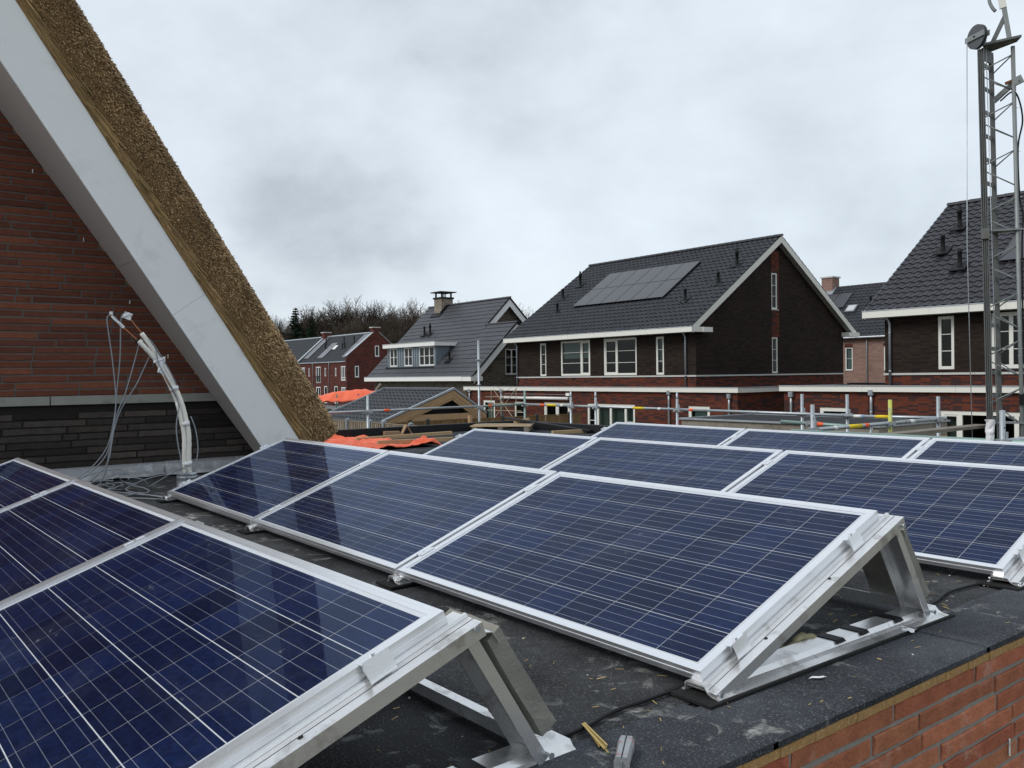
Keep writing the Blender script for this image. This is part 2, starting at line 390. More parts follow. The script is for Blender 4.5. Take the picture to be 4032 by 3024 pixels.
def brickmesh(L, H, D, seed, name, mat):
    """a hand-formed brick: bevelled box with slightly uneven arrises, face towards +x"""
    r = random.Random(seed); nx = 7; b = MB(); e = .004
    ring = []
    for i in range(nx):
        u = -L/2+L*i/(nx-1); cu = max(-L/2+e, min(L/2-e, u))
        w1 = r.uniform(-.0022, .0022); w2 = r.uniform(-.0022, .0022); d = r.uniform(-.0015, .0015)
        ring.append([(-D, u, -H/2), (-e, u, -H/2+w1), (d, cu, -H/2+e+w1), (d, cu, H/2-e+w2), (-e, u, H/2+w2), (-D, u, H/2)])
    for rr in ring: b.v += rr
    for i in range(nx-1):
        for k in range(5): b.f.append((i*6+k, (i+1)*6+k, (i+1)*6+k+1, i*6+k+1))
    b.f.append((0, 1, 2, 3, 4, 5)); m_ = (nx-1)*6; b.f.append((m_+5, m_+4, m_+3, m_+2, m_+1, m_))
    return b.mesh(name, mat)
CH = .0622
near_me = {L: [brickmesh(L, .050, .09, s+int(L*100), 'brick', BR_A) for s in range(4)] for L in (.48, .24)}
r1 = random.Random(3)
for c in range(15):
    z = RZ-.036-.025-c*CH
    y = -2.6+[.0, .376, .14, .253, .03, .31, .18, .42][c % 8]-.37
    while y < 2.9:
        L = .48 if r1.random() > .06 else .24
        ob = link(r1.choice(near_me[L]), 'brick', Matrix.Translation((EDGE+r1.uniform(-.0025, .0025), y+L/2, z+r1.uniform(-.0015, .0015))) @ Matrix.Rotation(r1.uniform(-.004, .004), 4, 'X'), brickwall)
        y += L+.0115
# a wall tie poking out of the joint
t_ = MB(); path = [(EDGE-.05, 1.183, -.43), (EDGE+.006, 1.183, -.43)]
for i in range(9): t_.lathe((EDGE+.005, 1.183, -.46+i*.0065), [(.002, 0), (.0042, .0015), (.0042, .004), (.002, .0062)], 8)
t_.build('wall_tie', ALU2, brickwall)

# ---------------------------------------------------------------- thatched house on the left
WX = -1.85
TH = thing('thatched_house', 'red brick house gable under a steep thatched roof with broad white bargeboard', 'house', (WX-2, 0, GZ))
A0 = Vector((-1.004, -.886, 3.263)); B0 = Vector((-1.543, 1.334, .144)); NR = Vector((0, .815, .58))
def rail(t): return A0+(B0-A0)*t
TT0, TT1 = -.62, 1.09
def soff_z(y): return 3.121-1.405*(y+.785)
RED_M = pm('red_joint', (.125, .11, .10), .95, 0, .2, 20, .3, 150)
DARK_M = pm('dark_joint', (.021, .019, .018), .95, 0, .2, 20, .3, 150)
wall = MB().extr([(WX-.006, -4.5, .65), (WX-.006, .96, .65), (WX-.006, -2.45, soff_z(-2.45)), (WX-.006, -4.5, soff_z(-2.45))], (-.2, 0, 0)).build('red_wall', RED_M, TH)
dwall = MB().box(WX-.21, WX-.006, -4.5, 1.75, GZ, .649).build('dark_wall', DARK_M, TH)
BR_R = pm('gable_brick', (.185, .066, .038), .85, 0, .32, 14, .5, 75, rnd=.16, hue=(.118, .045, .031))
BR_D = pm('plinth_brick', (.034, .030, .028), .85, 0, .45, 14, .6, 70, rnd=.45, hue=(.062, .051, .044))
def bricks(parent, mat, z0, z1, ystart, yend, seed, dark=False):
    r = random.Random(seed)
    sets = {L: [brickmesh(L, .0505, .08, s+int(L*100)+seed, 'brick', mat) for s in range(3)] for L in (.49, .37, .24, .12)}
    z = z0; row = 0
    while z+.05 <= z1:
        y = ystart+r.uniform(-.35, 0)
        ye = yend(z)
        while y < ye:
            L = r.choices((.49, .37, .24, .12), (.72, .12, .12, .04))[0]
            if y+L > -1.75:
                link(r.choice(sets[L]), 'brick', Matrix.Translation((WX+r.uniform(-.003, .003), y+L/2, z+.025+r.uniform(-.0015, .0015))) @ Matrix.Rotation(r.uniform(-.005, .005), 4, 'X'), parent)
            y += L+.011
        z += CH+.0003; row += 1
bricks(wall, BR_R, .694, 4.3, -1.9, lambda z: -.785+(3.121-z)/1.405-.05, 11)
bricks(dwall, BR_D, -.012, .60, -1.9, lambda z: min(1.65, -.785+(3.121-z)/1.405-.05), 23)
STONE = pm('band_stone', (.27, .27, .24), .85, 0, .22, 6, .25, 70, stain=((.14, .15, .11), 4, .55, .6))
for y0, y1 in ((-2.8, -1.46), (-1.452, -.453), (-.445, 1.02)):
    MB().box(WX-.1, WX+.028, y0, y1, .612, .690).build('band_stone', STONE, TH, bevel=.004)
SOFF = pm('soffit_board', (.48, .435, .41), .7, 0, .06, 2)
for ta, tb in ((TT0, .4528), (.4535, TT1)):
    a, b = rail(ta), rail(tb); off = NR*.018
    m = MB(); m.extr([a, b, Vector((WX+.001, b.y, b.z)), Vector((WX+.001, a.y, a.z))], off); m.build('soffit_board', SOFF, TH)
for ta, tb in ((TT0, .5994), (.6, TT1)):
    a, b = rail(ta), rail(tb); ex = Vector((.018, 0, 0))
    m = MB(); m.extr([a+ex, b+ex, b+ex+NR*.352, a+ex+NR*.352], (-.018, 0, 0)); m.build('bargeboard', pm('bargeboard_white', (.88, .89, .88), .42, 0, .05, 1.2, stain=((.70, .70, .67), 2.5, .55, .5)), TH)
# thatch: a solid bed with tens of thousands of reed ends
STRAW = None
def strawmat():
    m = bpy.data.materials.new('reed'); m.use_nodes = True; t = m.node_tree; b = t.nodes['Principled BSDF']
    g = t.nodes.new('ShaderNodeNewGeometry')
    c = ramp(t, g.outputs['Random Per Island'], [(0, (.075, .042, .021)), (.28, (.27, .165, .080)), (.7, (.52, .355, .185)), (1, (.78, .60, .36))])
    n_ = noise(t, g.outputs['Position'], 2.4, 4, .6)
    k = ramp(t, n_, [(.35, .72), (.65, 1.15)])
    c = mixc(t, 1.0, c, k, 'MULTIPLY')
    t.links.new(c, b.inputs['Base Color']); b.inputs['Roughness'].default_value = .7; b.inputs['Specular IOR Level'].default_value = .25
    return m
STRAW = strawmat()
SD = (B0-A0).normalized()
SLOPE = Vector((0, SD.y, SD.z)).normalized()
th = MB(); NS = 60
prof = [(-7.0, .354), (-.02, .354), (.0, .40), (.055, .50), (.075, .62), (.055, .71), (-.03, .765), (-.12, .78), (-7.0, .78)]
for i in range(NS+1):
    c = rail(TT0+(TT1-TT0)*i/NS)
    for px, pn in prof:
        x = c.x+px if px > -5 else -8.2
        th.v.append((x, *(c+NR*(pn-.012))[1:]))
K = len(prof)
for i in range(NS):
    for k in range(K):
        k2 = (k+1) % K; th.f.append((i*K+k, i*K+k2, (i+1)*K+k2, (i+1)*K+k))
th.f.append(tuple(range(K))); th.f.append(tuple(NS*K+k for k in range(K-1, -1, -1)))
thatch = th.build('thatch', pm('thatch_bed', (.24, .145, .065), .95, 0, .4, 30, .6, 60), TH)
def straw(m, p, d, l, r_, flat_=False):
    d = d.normalized(); x = d.cross(Vector((.3, .5, .81))).normalized(); y = d.cross(x); n_ = len(m.v)
    q = p+d*l
    for c in (p, q):
        for a in (0, 2.094, 4.189): m.v.append(tuple(c+(x*math.cos(a)+y*math.sin(a))*r_))
    m.f += [(n_, n_+1, n_+4, n_+3), (n_+1, n_+2, n_+5, n_+4), (n_+2, n_, n_+3, n_+5), (n_+3, n_+4, n_+5)]
rs = random.Random(5)
def prof_at(u):
    """point and outward normal on the verge face, u 0 (bottom) .. 1 (outer edge)"""
    P = prof[1:8]; f = u*(len(P)-1); i = min(int(f), len(P)-2); k = f-i
    a, b = P[i], P[i+1]; tx, tn = b[0]-a[0], b[1]-a[1]; l = math.hypot(tx, tn)
    return a[0]+tx*k, a[1]+tn*k, tn/l, -tx/l
ends = MB()
for _ in range(62000):
    t = rs.uniform(TT0, TT1); u = rs.uniform(.07, 1.0) if rs.random() > .12 else rs.uniform(.8, 1.0)
    px, pn, nx, nn = prof_at(u); c = rail(t)
    bump = rs.uniform(-.006, .006)
    p = Vector((c.x+px+bump*.6, 0, 0)); q = c+NR*(pn+(bump if u > .6 else 0)); p.y, p.z = q.y, q.z
    out = Vector((nx, 0, 0))+NR*nn
    d = out*.55+SLOPE*rs.uniform(.55, 1.15)+Vector((rs.uniform(-.2, .3), rs.uniform(-.2, .2), rs.uniform(-.2, .2)))
    l = rs.uniform(.018, .038) if u < .85 else rs.uniform(.02, .05)
    straw(ends, p-out*.012, d, l, rs.uniform(.0026, .0046))
ends.build('reed_ends', STRAW, thatch, kind='stuff')
STR2 = pm('long_reed', (.52, .375, .19), .7, 0, .3, 8, rnd=.45, island=True, hue=(.30, .19, .09))
lon = MB()
for _ in range(5200):
    t = rs.uniform(TT0, TT1-.02); pn = .352+abs(rs.gauss(0, .025)); c = rail(t)
    if pn > .50: continue
    p = c+NR*pn; p.x = c.x+.012+(pn-.352)*.34+rs.uniform(-.004, .008)
    d = SD*1.0+NR*(.03+.16*(pn-.35)/.12+rs.uniform(-.03, .03))+Vector((rs.uniform(0, .05), 0, 0))
    straw(lon, p, d, rs.uniform(.12, .34), rs.uniform(.003, .0062))
lon.build('long_reeds', STR2, thatch, kind='stuff')
# lead flashing where the wall meets the flat roof
LEAD = pm('lead_flashing', (.27, .275, .285), .5, .35, .3, 6, .25, 25, stain=((.46, .47, .48), 9, .52, .6))
for k, (y0, y1) in enumerate(((-2.5, -.62), (-.64, .52), (.50, 1.7))):
    m = MB(); nn_ = 26
    for i in range(nn_+1):
        y = y0+(y1-y0)*i/nn_; wv = .012*math.sin(y*9+k)+.008*math.sin(y*23)
        m.v += [(WX+.006, y, .052+.004*k), (WX+.012, y, .02), (WX+.045+wv, y, -.035+.3*wv), (WX+.085+wv*1.5, y, RZ+.012+abs(wv)*.8)]
    for i in range(nn_):
        for j in range(3): m.f.append((i*4+j, i*4+j+1, i*4+j+5, i*4+j+4))
    ob = m.build('lead_flashing', LEAD, TH, smooth=True); sm = ob.modifiers.new('th', 'SOLIDIFY'); sm.thickness = .003
for k, (y, z) in enumerate(((-.55, 2.635), (-.159, 2.08), (.22, 1.54), (.55, 1.044))):
    MB().box(WX-.02, WX+.012, y-.004, y+.004, z-.018, z+.018).build('wall_tie', ALU2, TH)
MB().box(-7.9, WX-.215, -4.5, 2.0, GZ, .6).build('inner_block', DARK_M, TH)

# ================================================================== SOLAR PANEL ROWS
PW, PD, PG = 1.65, .987, .02336
TH0 = math.radians(20.6)
ROWS = [dict(x=.0237, y=-1.8827, z=-.0143, a=.02318, t=TH0-.01652), dict(x=0, y=0, z=0, a=0, t=TH0),
        dict(x=-.0073, y=1.8531, z=.0017, a=.0092, t=TH0-.01818), dict(x=.0612, y=3.6186, z=-.0176, a=-.00863, t=TH0-.01008)]
FR = .0355
BSH = pm('backsheet', (.62, .64, .66), .5, 0, .04, 3)
CELL = cellmat()
fm = MB()
for (x0, x1, y0, y1) in ((0, PW, 0, .012), (0, PW, PD-.012, PD), (0, .012, .012, PD-.012), (PW-.012, PW, .012, PD-.012)): fm.box(x0, x1, y0, y1, -FR, 0)
for (x0, x1, y0, y1) in ((0, PW, 0, .005), (0, PW, PD-.005, PD), (0, .005, 0, PD), (PW-.005, PW, 0, PD)):  # shallow grip ridge round the side
    e = .0016
    fm.box(x0-(e if x0 == 0 and x1 < 1 else 0), x1+(e if x0 > 1 else 0), y0-(e if y0 == 0 and y1 < .5 else 0), y1+(e if y0 > .5 else 0), -.024, -.016)
fl = MB()
for (x0, x1, y0, y1) in ((.012, PW-.012, .012, .026), (.012, PW-.012, PD-.026, PD-.012), (.012, .026, .026, PD-.026), (PW-.026, PW-.012, .026, PD-.026)): fl.box(x0, x1, y0, y1, -.012, -.0008)
fm.v += fl.v; k0 = len(fm.v)-len(fl.v); fm.f += [tuple(k0+i for i in q) for q in fl.f]
frame_me = fm.mesh('frame', ALU)
back_me = MB().box(.02, PW-.02, .02, PD-.02, -.0085, -.0060).mesh('backsheet', BSH)
glass_me = MB().poly([(.024, .024, -.0022), (PW-.024, .024, -.0022), (PW-.024, PD-.024, -.0022), (.024, PD-.024, -.0022)]).mesh('glass', PVGLASS)
jb_me = MB().box(.75, .90, PD-.2, PD-.09, -.032, -.0095).mesh('junction_box', BLACK)
MX, MY = .040, .036
cpx, cpy = (PW-2*MX)/10, (PD-2*MY)/6
cell_me = MB().box(-cpx/2+.0010, cpx/2-.0010, -cpy/2+.0014, cpy/2-.0014, -.0058, -.0055).mesh('cell', CELL)
rown = ('row nearest the camera', 'second row from the camera', 'third row from the camera', 'farthest row')
coln = ('left', 'middle', 'right')
Zs = lambda y: -.00186*y
for ri, R in enumerate(ROWS):
    RM = Matrix.Translation((R['x'], R['y'], R['z']+Zs(R['y'])*0)) @ Matrix.Rotation(R['a'], 4, 'Z')
    R['M'] = RM
    for ci in range(3):
        root = thing('solar_module', '%s blue silver-framed solar panel in the %s' % (coln[ci], rown[ri]), 'solar panel', (0, 0, 0), 'tilted solar panels on the near flat roof')
        root.matrix_world = RM @ Matrix.Translation((ci*(PW+PG), 0, 0)) @ Matrix.Rotation(R['t'], 4, 'X')
        for me, nm in ((frame_me, 'frame'), (back_me, 'backsheet'), (glass_me, 'glass'), (jb_me, 'junction_box')): link(me, nm, Matrix(), root)
        for i in range(10):
            for j in range(6): link(cell_me, 'cell', Matrix.Translation((MX+cpx*(i+.5), MY+cpy*(j+.5), 0)), root)

# mounting frames (one shape, copied): sloping rail, base rail, rear leg, hinges, pad
def mount_meshes(th_, end):
    D = {}
    cs, sn = math.cos(th_), math.sin(th_)
    def S(x, s, n_): return (x, s*cs-n_*sn, s*sn+n_*cs)
    ex = .063 if end > 0 else .032
    wx = -.045 if end >= 0 else -.063
    m = MB(); L0, L1 = -.022, 1.033
    def to3(x, n_): return S(x, L0, n_)
    d = Vector(S(0, L1-L0, 0))
    m.sheet([(wx, -.072), (wx, -.039), (ex, -.039), (ex, -.072), (ex-.012, -.072)], -.003, to3, d)
    if end > 0:   # raised shoulder of the extrusion next to the module
        m.extr([S(.001, L0, -.0385), S(.012, L0, -.0385), S(.0095, L0, -.0310), S(.001, L0, -.0310)], d)
    D['top_rail'] = (m, ALU2)
    if end > 0:
        gv = MB(); gv.extr([S(.030, L0, -.0392), S(.0318, L0, -.0392), S(.0318, L0, -.0386), S(.030, L0, -.0386)], d); D['rail_groove'] = (gv, BLACK)
    b = MB(); zf = RZ+.022-.002
    b.sheet([(wx-.012, zf), (wx, zf), (wx+.004, -.036), (ex-.040, -.036), (ex-.030, -.049), (ex-.016, zf+.004), (ex+.010, zf)], .003, lambda x, z: (x, -.012, z), (0, 1.285, 0))
    D['base_rail'] = (b, ALU2)
    g = MB()
    P0 = Vector((0, .972, .288)); P1 = Vector((0, 1.178, -.040)); dl = P1-P0; u = dl.normalized(); nrm = Vector((0, -u.z, u.y))
    g.sheet([(wx+.012, -.030), (wx+.012, 0), (ex-.010, 0), (ex-.010, -.030)], -.003, lambda x, n_: tuple(P0+Vector((x, 0, 0))-nrm*(-n_)), dl)
    g.bar(P0+Vector((wx+.03, 0, 0))+nrm*.004, P1+Vector((wx+.03, 0, 0))+nrm*.004, .012, .006, nrm)
    D['rear_leg'] = (g, ALU2)
    pd = MB(); pd.extr([(wx-.035, -.055, RZ+.012), (ex+.02, -.055, RZ+.012), (ex+.02, 1.30, RZ+.012), (wx-.035, 1.30, RZ+.012)], (0, 0, .008))
    D['rubber_pad'] = (pd, RUBBER)
    for q, (y, z) in enumerate(((.002, -.046), (1.172, -.030), (.967, .300))):
        h = MB(); h.tube([(wx-.010, y, z), (ex+.008, y, z), (ex+.0082, y, z), (ex+.010, y, z)], [.0038, .0038, .0082, .0082], 8)
        D['hinge_bolt%d' % q] = (h, STEEL)
    for q, y in enumerate((.62, .76, .98)):
        sl = MB(); D['strap%d' % q] = (sl, BLACK); sl.extr([(wx+.0, y, -.0325), (ex-.036, y, -.0325), (ex-.028, y, -.040), (ex-.026, y, -.038), (ex-.035, y, -.030), (wx+.0, y, -.030)], (0, .045, 0))
    hp = MB(); q0 = P0+u*.012+nrm*-.0; 
    hp.sheet([(-.004, .0), (.062, .0), (.066, -.03)], .003, lambda a, b_: tuple(q0+Vector((wx+.0, 0, 0))-nrm*0+Vector((0, a*.93, a*-.12))+u*(-b_)), (ex-wx-.03, 0, 0))
    D['slab_hook'] = (hp, ALU)
    for q, s in enumerate((.25, .60)):
        holes = MB(); D['bolt_hole%d' % q] = (holes, BLACK); c = Vector(S(.036 if end > 0 else .0, s, -.0388)); ax = Vector((1, 0, 0))*.006; ay = Vector((0, cs, sn))*.006; az = Vector((0, -sn, cs))*.0006
        holes.extr([c+ax*math.cos(a)+ay*math.sin(a) for a in [k*PI/4 for k in range(8)]], az*1.5)
    return D
def clamp_end():
    m = MB()
    m.sheet([(-.010, .0012), (.010, .0012), (.010, -.010), (.017, -.010), (.0170, .010), (.026, -.036)], .0025, lambda x, n_: (x, -.032, n_), (0, .064, 0))
    m.tube([(.0045, 0, .0035), (.0045, 0, .012)], .0062, 10)
    return m
def clamp_mid():
    m = MB(); w_ = PG
    m.sheet([(-.010, .0012), (.002, .0012), (.005, -.006), (w_-.005, -.006), (w_-.002, .0012), (w_+.010, .0012)], .0025, lambda x, n_: (x, -.036, n_), (0, .072, 0))
    m.tube([(w_/2, 0, -.005), (w_/2, 0, .004)], .006, 10)
    return m
ce_me = clamp_end().mesh('end_clamp', ALU); cm_me = clamp_mid().mesh('mid_clamp', ALU)
cel = clamp_end(); cel.v = [(-x, y, z) for x, y, z in cel.v]; cel.f = [tuple(reversed(f)) for f in cel.f]; cel_me = cel.mesh('end_clamp', ALU)
posn = ('at the left end', 'under the left joint', 'under the right joint', 'at the right end')
mcache = {}
for ri, R in enumerate(ROWS):
    for k in range(4):
        end = 1 if k == 3 else (-1 if k == 0 else 0)
        xm = (0, PW+PG/2, 2*PW+1.5*PG, 3*PW+2*PG)[k]
        mt = thing('panel_mount', 'triangular aluminium mounting frame %s of the %s' % (posn[k], rown[ri]), 'mount', (0, 0, 0), 'aluminium mounting frames under the solar panels')
        mt.matrix_world = R['M'] @ Matrix.Translation((xm, 0, 0))
        ky = (ri, end)
        if ky not in mcache: mcache[ky] = {nm: mb.mesh(nm.rstrip('0123456789'), mt_) for nm, (mb, mt_) in mount_meshes(R['t'], end).items()}
        for nm, me in mcache[ky].items():
            nm = nm.rstrip('0123456789')
            if nm == 'bolt_hole' and end <= 0: continue
            link(me, nm, Matrix(), mt)
        TM = Matrix.Rotation(R['t'], 4, 'X')
        for s in (.16, .80):
            if end > 0: link(ce_me, 'clamp', TM @ Matrix.Translation((0, s, 0)), mt)
            elif end < 0: link(cel_me, 'clamp', TM @ Matrix.Translation((0, s, 0)), mt)
            else: link(cm_me, 'clamp', TM @ Matrix.Translation((-PG/2, s, 0)), mt)
# concrete ballast slabs leaning on the rear legs, and the angle rails they stand on
def slab_mesh():
    m = MB(); P0 = Vector((0, 1.008, .276)); P1 = Vector((0, 1.182, -.006)); u = (P1-P0).normalized(); nr = Vector((0, -u.z, u.y)); L = (P1-P0).length
    r = random.Random(9); nx_, ny_ = 6, 6
    for side, off in ((0, .004), (1, .050)):
        for i in range(nx_):
            for j in range(ny_):
                ed = (i in (0, nx_-1)) or (j in (0, ny_-1)); w_ = .003 if ed else .001
                p = P0+Vector((-.20+.20*i/(nx_-1), 0, 0))+u*(.03+(L-.03)*j/(ny_-1))+nr*off
                m.v.append(tuple(p+Vector((r.uniform(-w_, w_), r.uniform(-w_, w_), r.uniform(-w_, w_)))))
    n_ = nx_*ny_
    for i in range(nx_-1):
        for j in range(ny_-1):
            a = i*ny_+j; m.f.append((a, a+1, a+ny_+1, a+ny_)); m.f.append((n_+a, n_+a+ny_, n_+a+ny_+1, n_+a+1))
    for i in range(nx_-1):
        for j in (0, ny_-1): a = i*ny_+j; m.f.append((a, a+ny_, n_+a+ny_, n_+a))
    for j in range(ny_-1):
        for i in (0, nx_-1): a = i*ny_+j; m.f.append((a, a+1, n_+a+1, n_+a))
    return m.mesh('concrete_slab', CONC)
slab_me = slab_mesh()
for ri, R in enumerate(ROWS):
    for k, xm in enumerate((.34, 1.98, 3.66, 5.022)):
        if k < 3: continue
        ob = bpy.data.objects.new('concrete_slab', slab_me); COL.objects.link(ob); ob.matrix_world = R['M'] @ Matrix.Translation((xm, 0, 0))
        tag(ob, 'grey concrete ballast slab leaning %s of the %s' % (posn[k], rown[ri]), 'slab', 'concrete slabs weighing down the panel mounts')
    tr = MB().sheet([(1.16, -.004), (1.16, -.035), (1.235, -.035)], .003, lambda y, z: (.02, y, z), (4.94, 0, 0)).mesh('ballast_rail', ALU2)
    ob = bpy.data.objects.new('ballast_rail', tr); COL.objects.link(ob); ob.matrix_world = R['M']
    tag(ob, 'long aluminium angle rail carrying ballast slabs behind the %s' % rown[ri], 'rail', 'ballast rails')

# ---------------------------------------------------------------- small things on the near roof
def smooth_path(pts, n=8):
    P = [Vector(p) for p in pts]; P = [P[0]*2-P[1]]+P+[P[-1]*2-P[-2]]; out = []
    for i in range(1, len(P)-2):
        for k in range(n):
            t = k/n; a, b, c, d = P[i-1:i+3]
            out.append(.5*((2*b)+(c-a)*t+(2*a-5*b+4*c-d)*t*t+(3*b-a-3*c+d)*t**3))
    out.append(P[-2]); return out
PIPEW = pm('pipe_foam', (.80, .77, .70), .8, 0, .14, 14, .35, 60, stain=((.42, .36, .28), 9, .6, .5))
TAPE = pm('white_tape', (.74, .74, .75), .6, 0, .05)
COPPER = pm('copper', (.42, .18, .09), .35, .85, .2, 20)
GREYC = pm('grey_cable', (.24, .26, .28), .55, 0, .1)
pot = thing('zinc_pot', 'dull zinc roof sleeve with insulated pipes coming out beside the wall', 'roof sleeve', (-.70, .36, RZ))
MB().lathe((-.70, .36, RZ+.006), [(.115, 0), (.112, .004), (.082, .008), (.080, .09), (.083, .094), (.080, .098), (.079, .118), (.084, .122), (.080, .127), (.072, .138), (.070, .137), (.066, .05)], 24).build('sleeve', ZINC, pot, smooth=True)
pb = thing('pipe_bundle', 'bundle of white insulated copper pipes leaning from the zinc sleeve', 'pipes', (-.70, .36, RZ))
XB = -.72
pathA = [(.385, .00), (.385, .201), (.388, .363), (.368, .492), (.332, .633), (.285, .752), (.225, .880), (.163, .986), (.092, 1.101), (.028, 1.20)]
pathB = [(.340, .00), (.342, .201), (.345, .363), (.325, .492), (.295, .633), (.250, .752), (.19, .880), (.131, .986), (.052, 1.08), (-.001, 1.137)]
def wv(p, dx, i): return (XB+dx+.004*math.sin(i*1.7), p[0], p[1])
for nm, pth, dx, rad in (('insulated_pipe', pathA, 0, .0185), ('insulated_pipe', pathB, .012, .0185)):
    pts = smooth_path([wv(p, dx, i) for i, p in enumerate(pth)], 6)
    MB().tube(pts, [rad*(1+.05*math.sin(i*2.3)) for i in range(len(pts))], 10).build(nm, PIPEW, pb, smooth=True)
for off, top_ in ((.006, 6), (-.026, 5)):
    pts = smooth_path([(XB+.026, (pa[0]+pb_[0])/2+off, pa[1]) for pa, pb_ in zip(pathA[:top_], pathB)], 6)
    MB().tube(pts, .014, 10).build('insulated_pipe', PIPEW, pb, smooth=True)
MB().tube(smooth_path([(XB, .028, 1.20), (XB-.01, -.02, 1.265), (XB-.01, -.062, 1.322), (XB-.005, -.085, 1.338)], 5), .0055, 8).build('copper_pipe', COPPER, pb, smooth=True)
MB().tube(smooth_path([(XB+.01, -.001, 1.137), (XB+.0, -.06, 1.195), (XB-.005, -.13, 1.27), (XB, -.20, 1.34)], 5), .0055, 8).build('copper_pipe', COPPER, pb, smooth=True)
MB().tube(smooth_path([(XB+.03, .29, .66), (XB+.035, .262, .72), (XB+.03, .22, .80), (XB+.02, .19, .86)], 5), .006, 8).build('copper_pipe', COPPER, pb, smooth=True)
MB().tube([(XB+.008, .012, 1.122), (XB+.008, -.008, 1.146)], .022, 10).build('pipe_cap', BLACK, pb, smooth=True)
tp = MB()
def patch(c, u, v, curl=.006):
    c, u, v = Vector(c), Vector(u), Vector(v); n_ = u.cross(v).normalized()
    b = len(tp.v)
    for i in range(4):
        for j in range(3): tp.v.append(tuple(c+u*(i/3-.5)+v*(j/2-.5)+n_*(curl*math.sin(i*1.9+j*2.7+c.z*40))))
    for i in range(3):
        for j in range(2): a = b+i*3+j; tp.f.append((a, a+1, a+4, a+3))
patch((XB+.03, .165, .93), (0, .022, .10), (0, .035, -.006)); patch((XB+.03, .155, .985), (0, .09, .01), (0, .005, .04))
patch((XB+.0, -.075, 1.335), (0, .06, -.02), (.01, .02, .05)); patch((XB+.01, -.15, 1.285), (0, .09, -.09), (0, .014, .016)); patch((XB, -.196, 1.352), (0, .025, .0), (0, .005, .025))
patch((XB+.03, .262, .745), (0, .05, .03), (0, -.012, .04)); patch((XB+.02, .01, 1.13), (0, .03, .03), (.01, .02, -.02)); patch((XB+.025, .21, .85), (0, .05, -.09), (0, .02, .012))
for k in range(0, len(tp.v), 12):
    one = MB(); one.v = tp.v[k:k+12]; one.f = [tuple(i-k for i in f) for f in tp.f[k//2:k//2+6]]
    ob = one.build('tape_scrap', TAPE, pb); sm = ob.modifiers.new('th', 'SOLIDIFY'); sm.thickness = .0015
for k, z in enumerate((.13, .46, .755)):
    yb = {.13: .363, .46: .352, .755: .268}[z]
    MB().tube([(XB+.012, yb+.002, z-.016), (XB+.012, yb-.002, z+.016)], .043-.008*k*.3, 12).build('tape_wrap', TAPE, pb, smooth=True)
cables = thing('cable_tangle', 'tangle of thin grey cables hanging from pipe tips and coiled on the roof', 'cables', (-.9, -.1, RZ))
XC = -.78
cpaths = [
 [(XC, -.165, 1.35), (XC, -.200, 1.335), (XC, -.212, 1.28), (XC, -.18, 1.0), (XC, -.158, .70), (XC-.01, -.168, .54), (XC-.05, -.215, .30), (XC-.1, -.33, .13), (XC-.16, -.5, .0), (XC-.1, -.7, -.06)],
 [(XC, -.06, 1.36), (XC, -.098, 1.345), (XC, -.112, 1.27), (XC, -.122, 1.0), (XC, -.15, .74), (XC, -.165, .56), (XC, -.19, .35), (XC, -.24, .15), (XC-.1, -.36, .0), (XC-.2, -.3, -.06), (XC-.1, -.1, -.06)],
 [(XC+.02, -.0, 1.13), (XC+.02, .02, 1.14), (XC+.01, .012, 1.08), (XC, -.02, .95), (XC, -.09, .71), (XC, -.15, .56), (XC-.02, -.2, .32), (XC-.05, -.23, .1), (XC-.1, -.28, -.05), (XC, -.2, -.065), (XC+.2, .0, -.065)],
 [(XC+.01, .098, 1.01), (XC, .05, .90), (XC, -.007, .78), (XC, -.125, .585), (XC, -.185, .4), (XC-.03, -.25, .2), (XC-.1, -.45, .03), (XC-.1, -.8, -.05)],
 [(XB+.03, .13, 1.06), (XB+.05, .145, .95), (XB+.06, .20, .84), (XB+.05, .27, .70), (XB+.05, .30, .6)],
 [(XB+.05, .30, .62), (XB+.06, .27, .45), (XB+.06, .28, .3), (XB+.06, .305, .15), (XB+.06, .31, .05)],
 [(XB+.05, .39, .52), (XB+.06, .425, .4), (XB+.06, .44, .25), (XB+.06, .42, .12), (XB+.05, .39, .05)],
 [(XB+.03, .07, 1.16), (XB+.03, .13, 1.08), (XB+.03, .24, .88), (XB+.03, .30, .74)]]
rl = random.Random(31)
for k in range(9):
    cx, cy = XC+rl.uniform(-.25, .25), -.12+rl.uniform(-.2, .25); rad = rl.uniform(.10, .24); ph = rl.uniform(0, 6)
    cpaths.append([(cx+rad*1.25*math.cos(ph+a), cy+rad*.9*math.sin(ph+a), RZ+.02+rl.uniform(0, .03)+(.12 if k % 2 else .03)*max(0, math.sin(a*.6+k))) for a in [j*.55 for j in range(rl.randint(8, 13))]])
cpaths += [[(-.55, .42, .03), (-.6, .30, .06), (-.8, .12, .03), (-.75, -.1, -.04), (-.5, -.05, -.06), (-.25, .02, -.06), (-.02, .06, -.05)],
           [(-.9, -.2, -.06), (-.6, -.15, -.055), (-.35, -.02, -.06), (-.05, .03, -.06)], [(-.4, -.25, -.06), (-.25, -.1, -.065), (-.02, .0, -.06)],
           [(XC-.1, .1, -.06), (XC, .28, .06), (-.66, .33, .10), (-.62, .34, .06), (-.64, .31, -.04)]]
for p in cpaths:
    MB().tube(smooth_path([(x, y, max(z, RZ+.012)) for x, y, z in p], 6), .0048, 6).build('cable', GREYC, cables, smooth=True)
vt = MB().lathe((-.50, .72, RZ+.004), [(.11, 0), (.06, .01), (.055, .07), (.085, .075), (.085, .105), (.05, .11)], 20)
topmesh(vt, 'roof_vent', BLACK, 'low black round roof vent behind the zinc sleeve', 'vent', smooth=True)
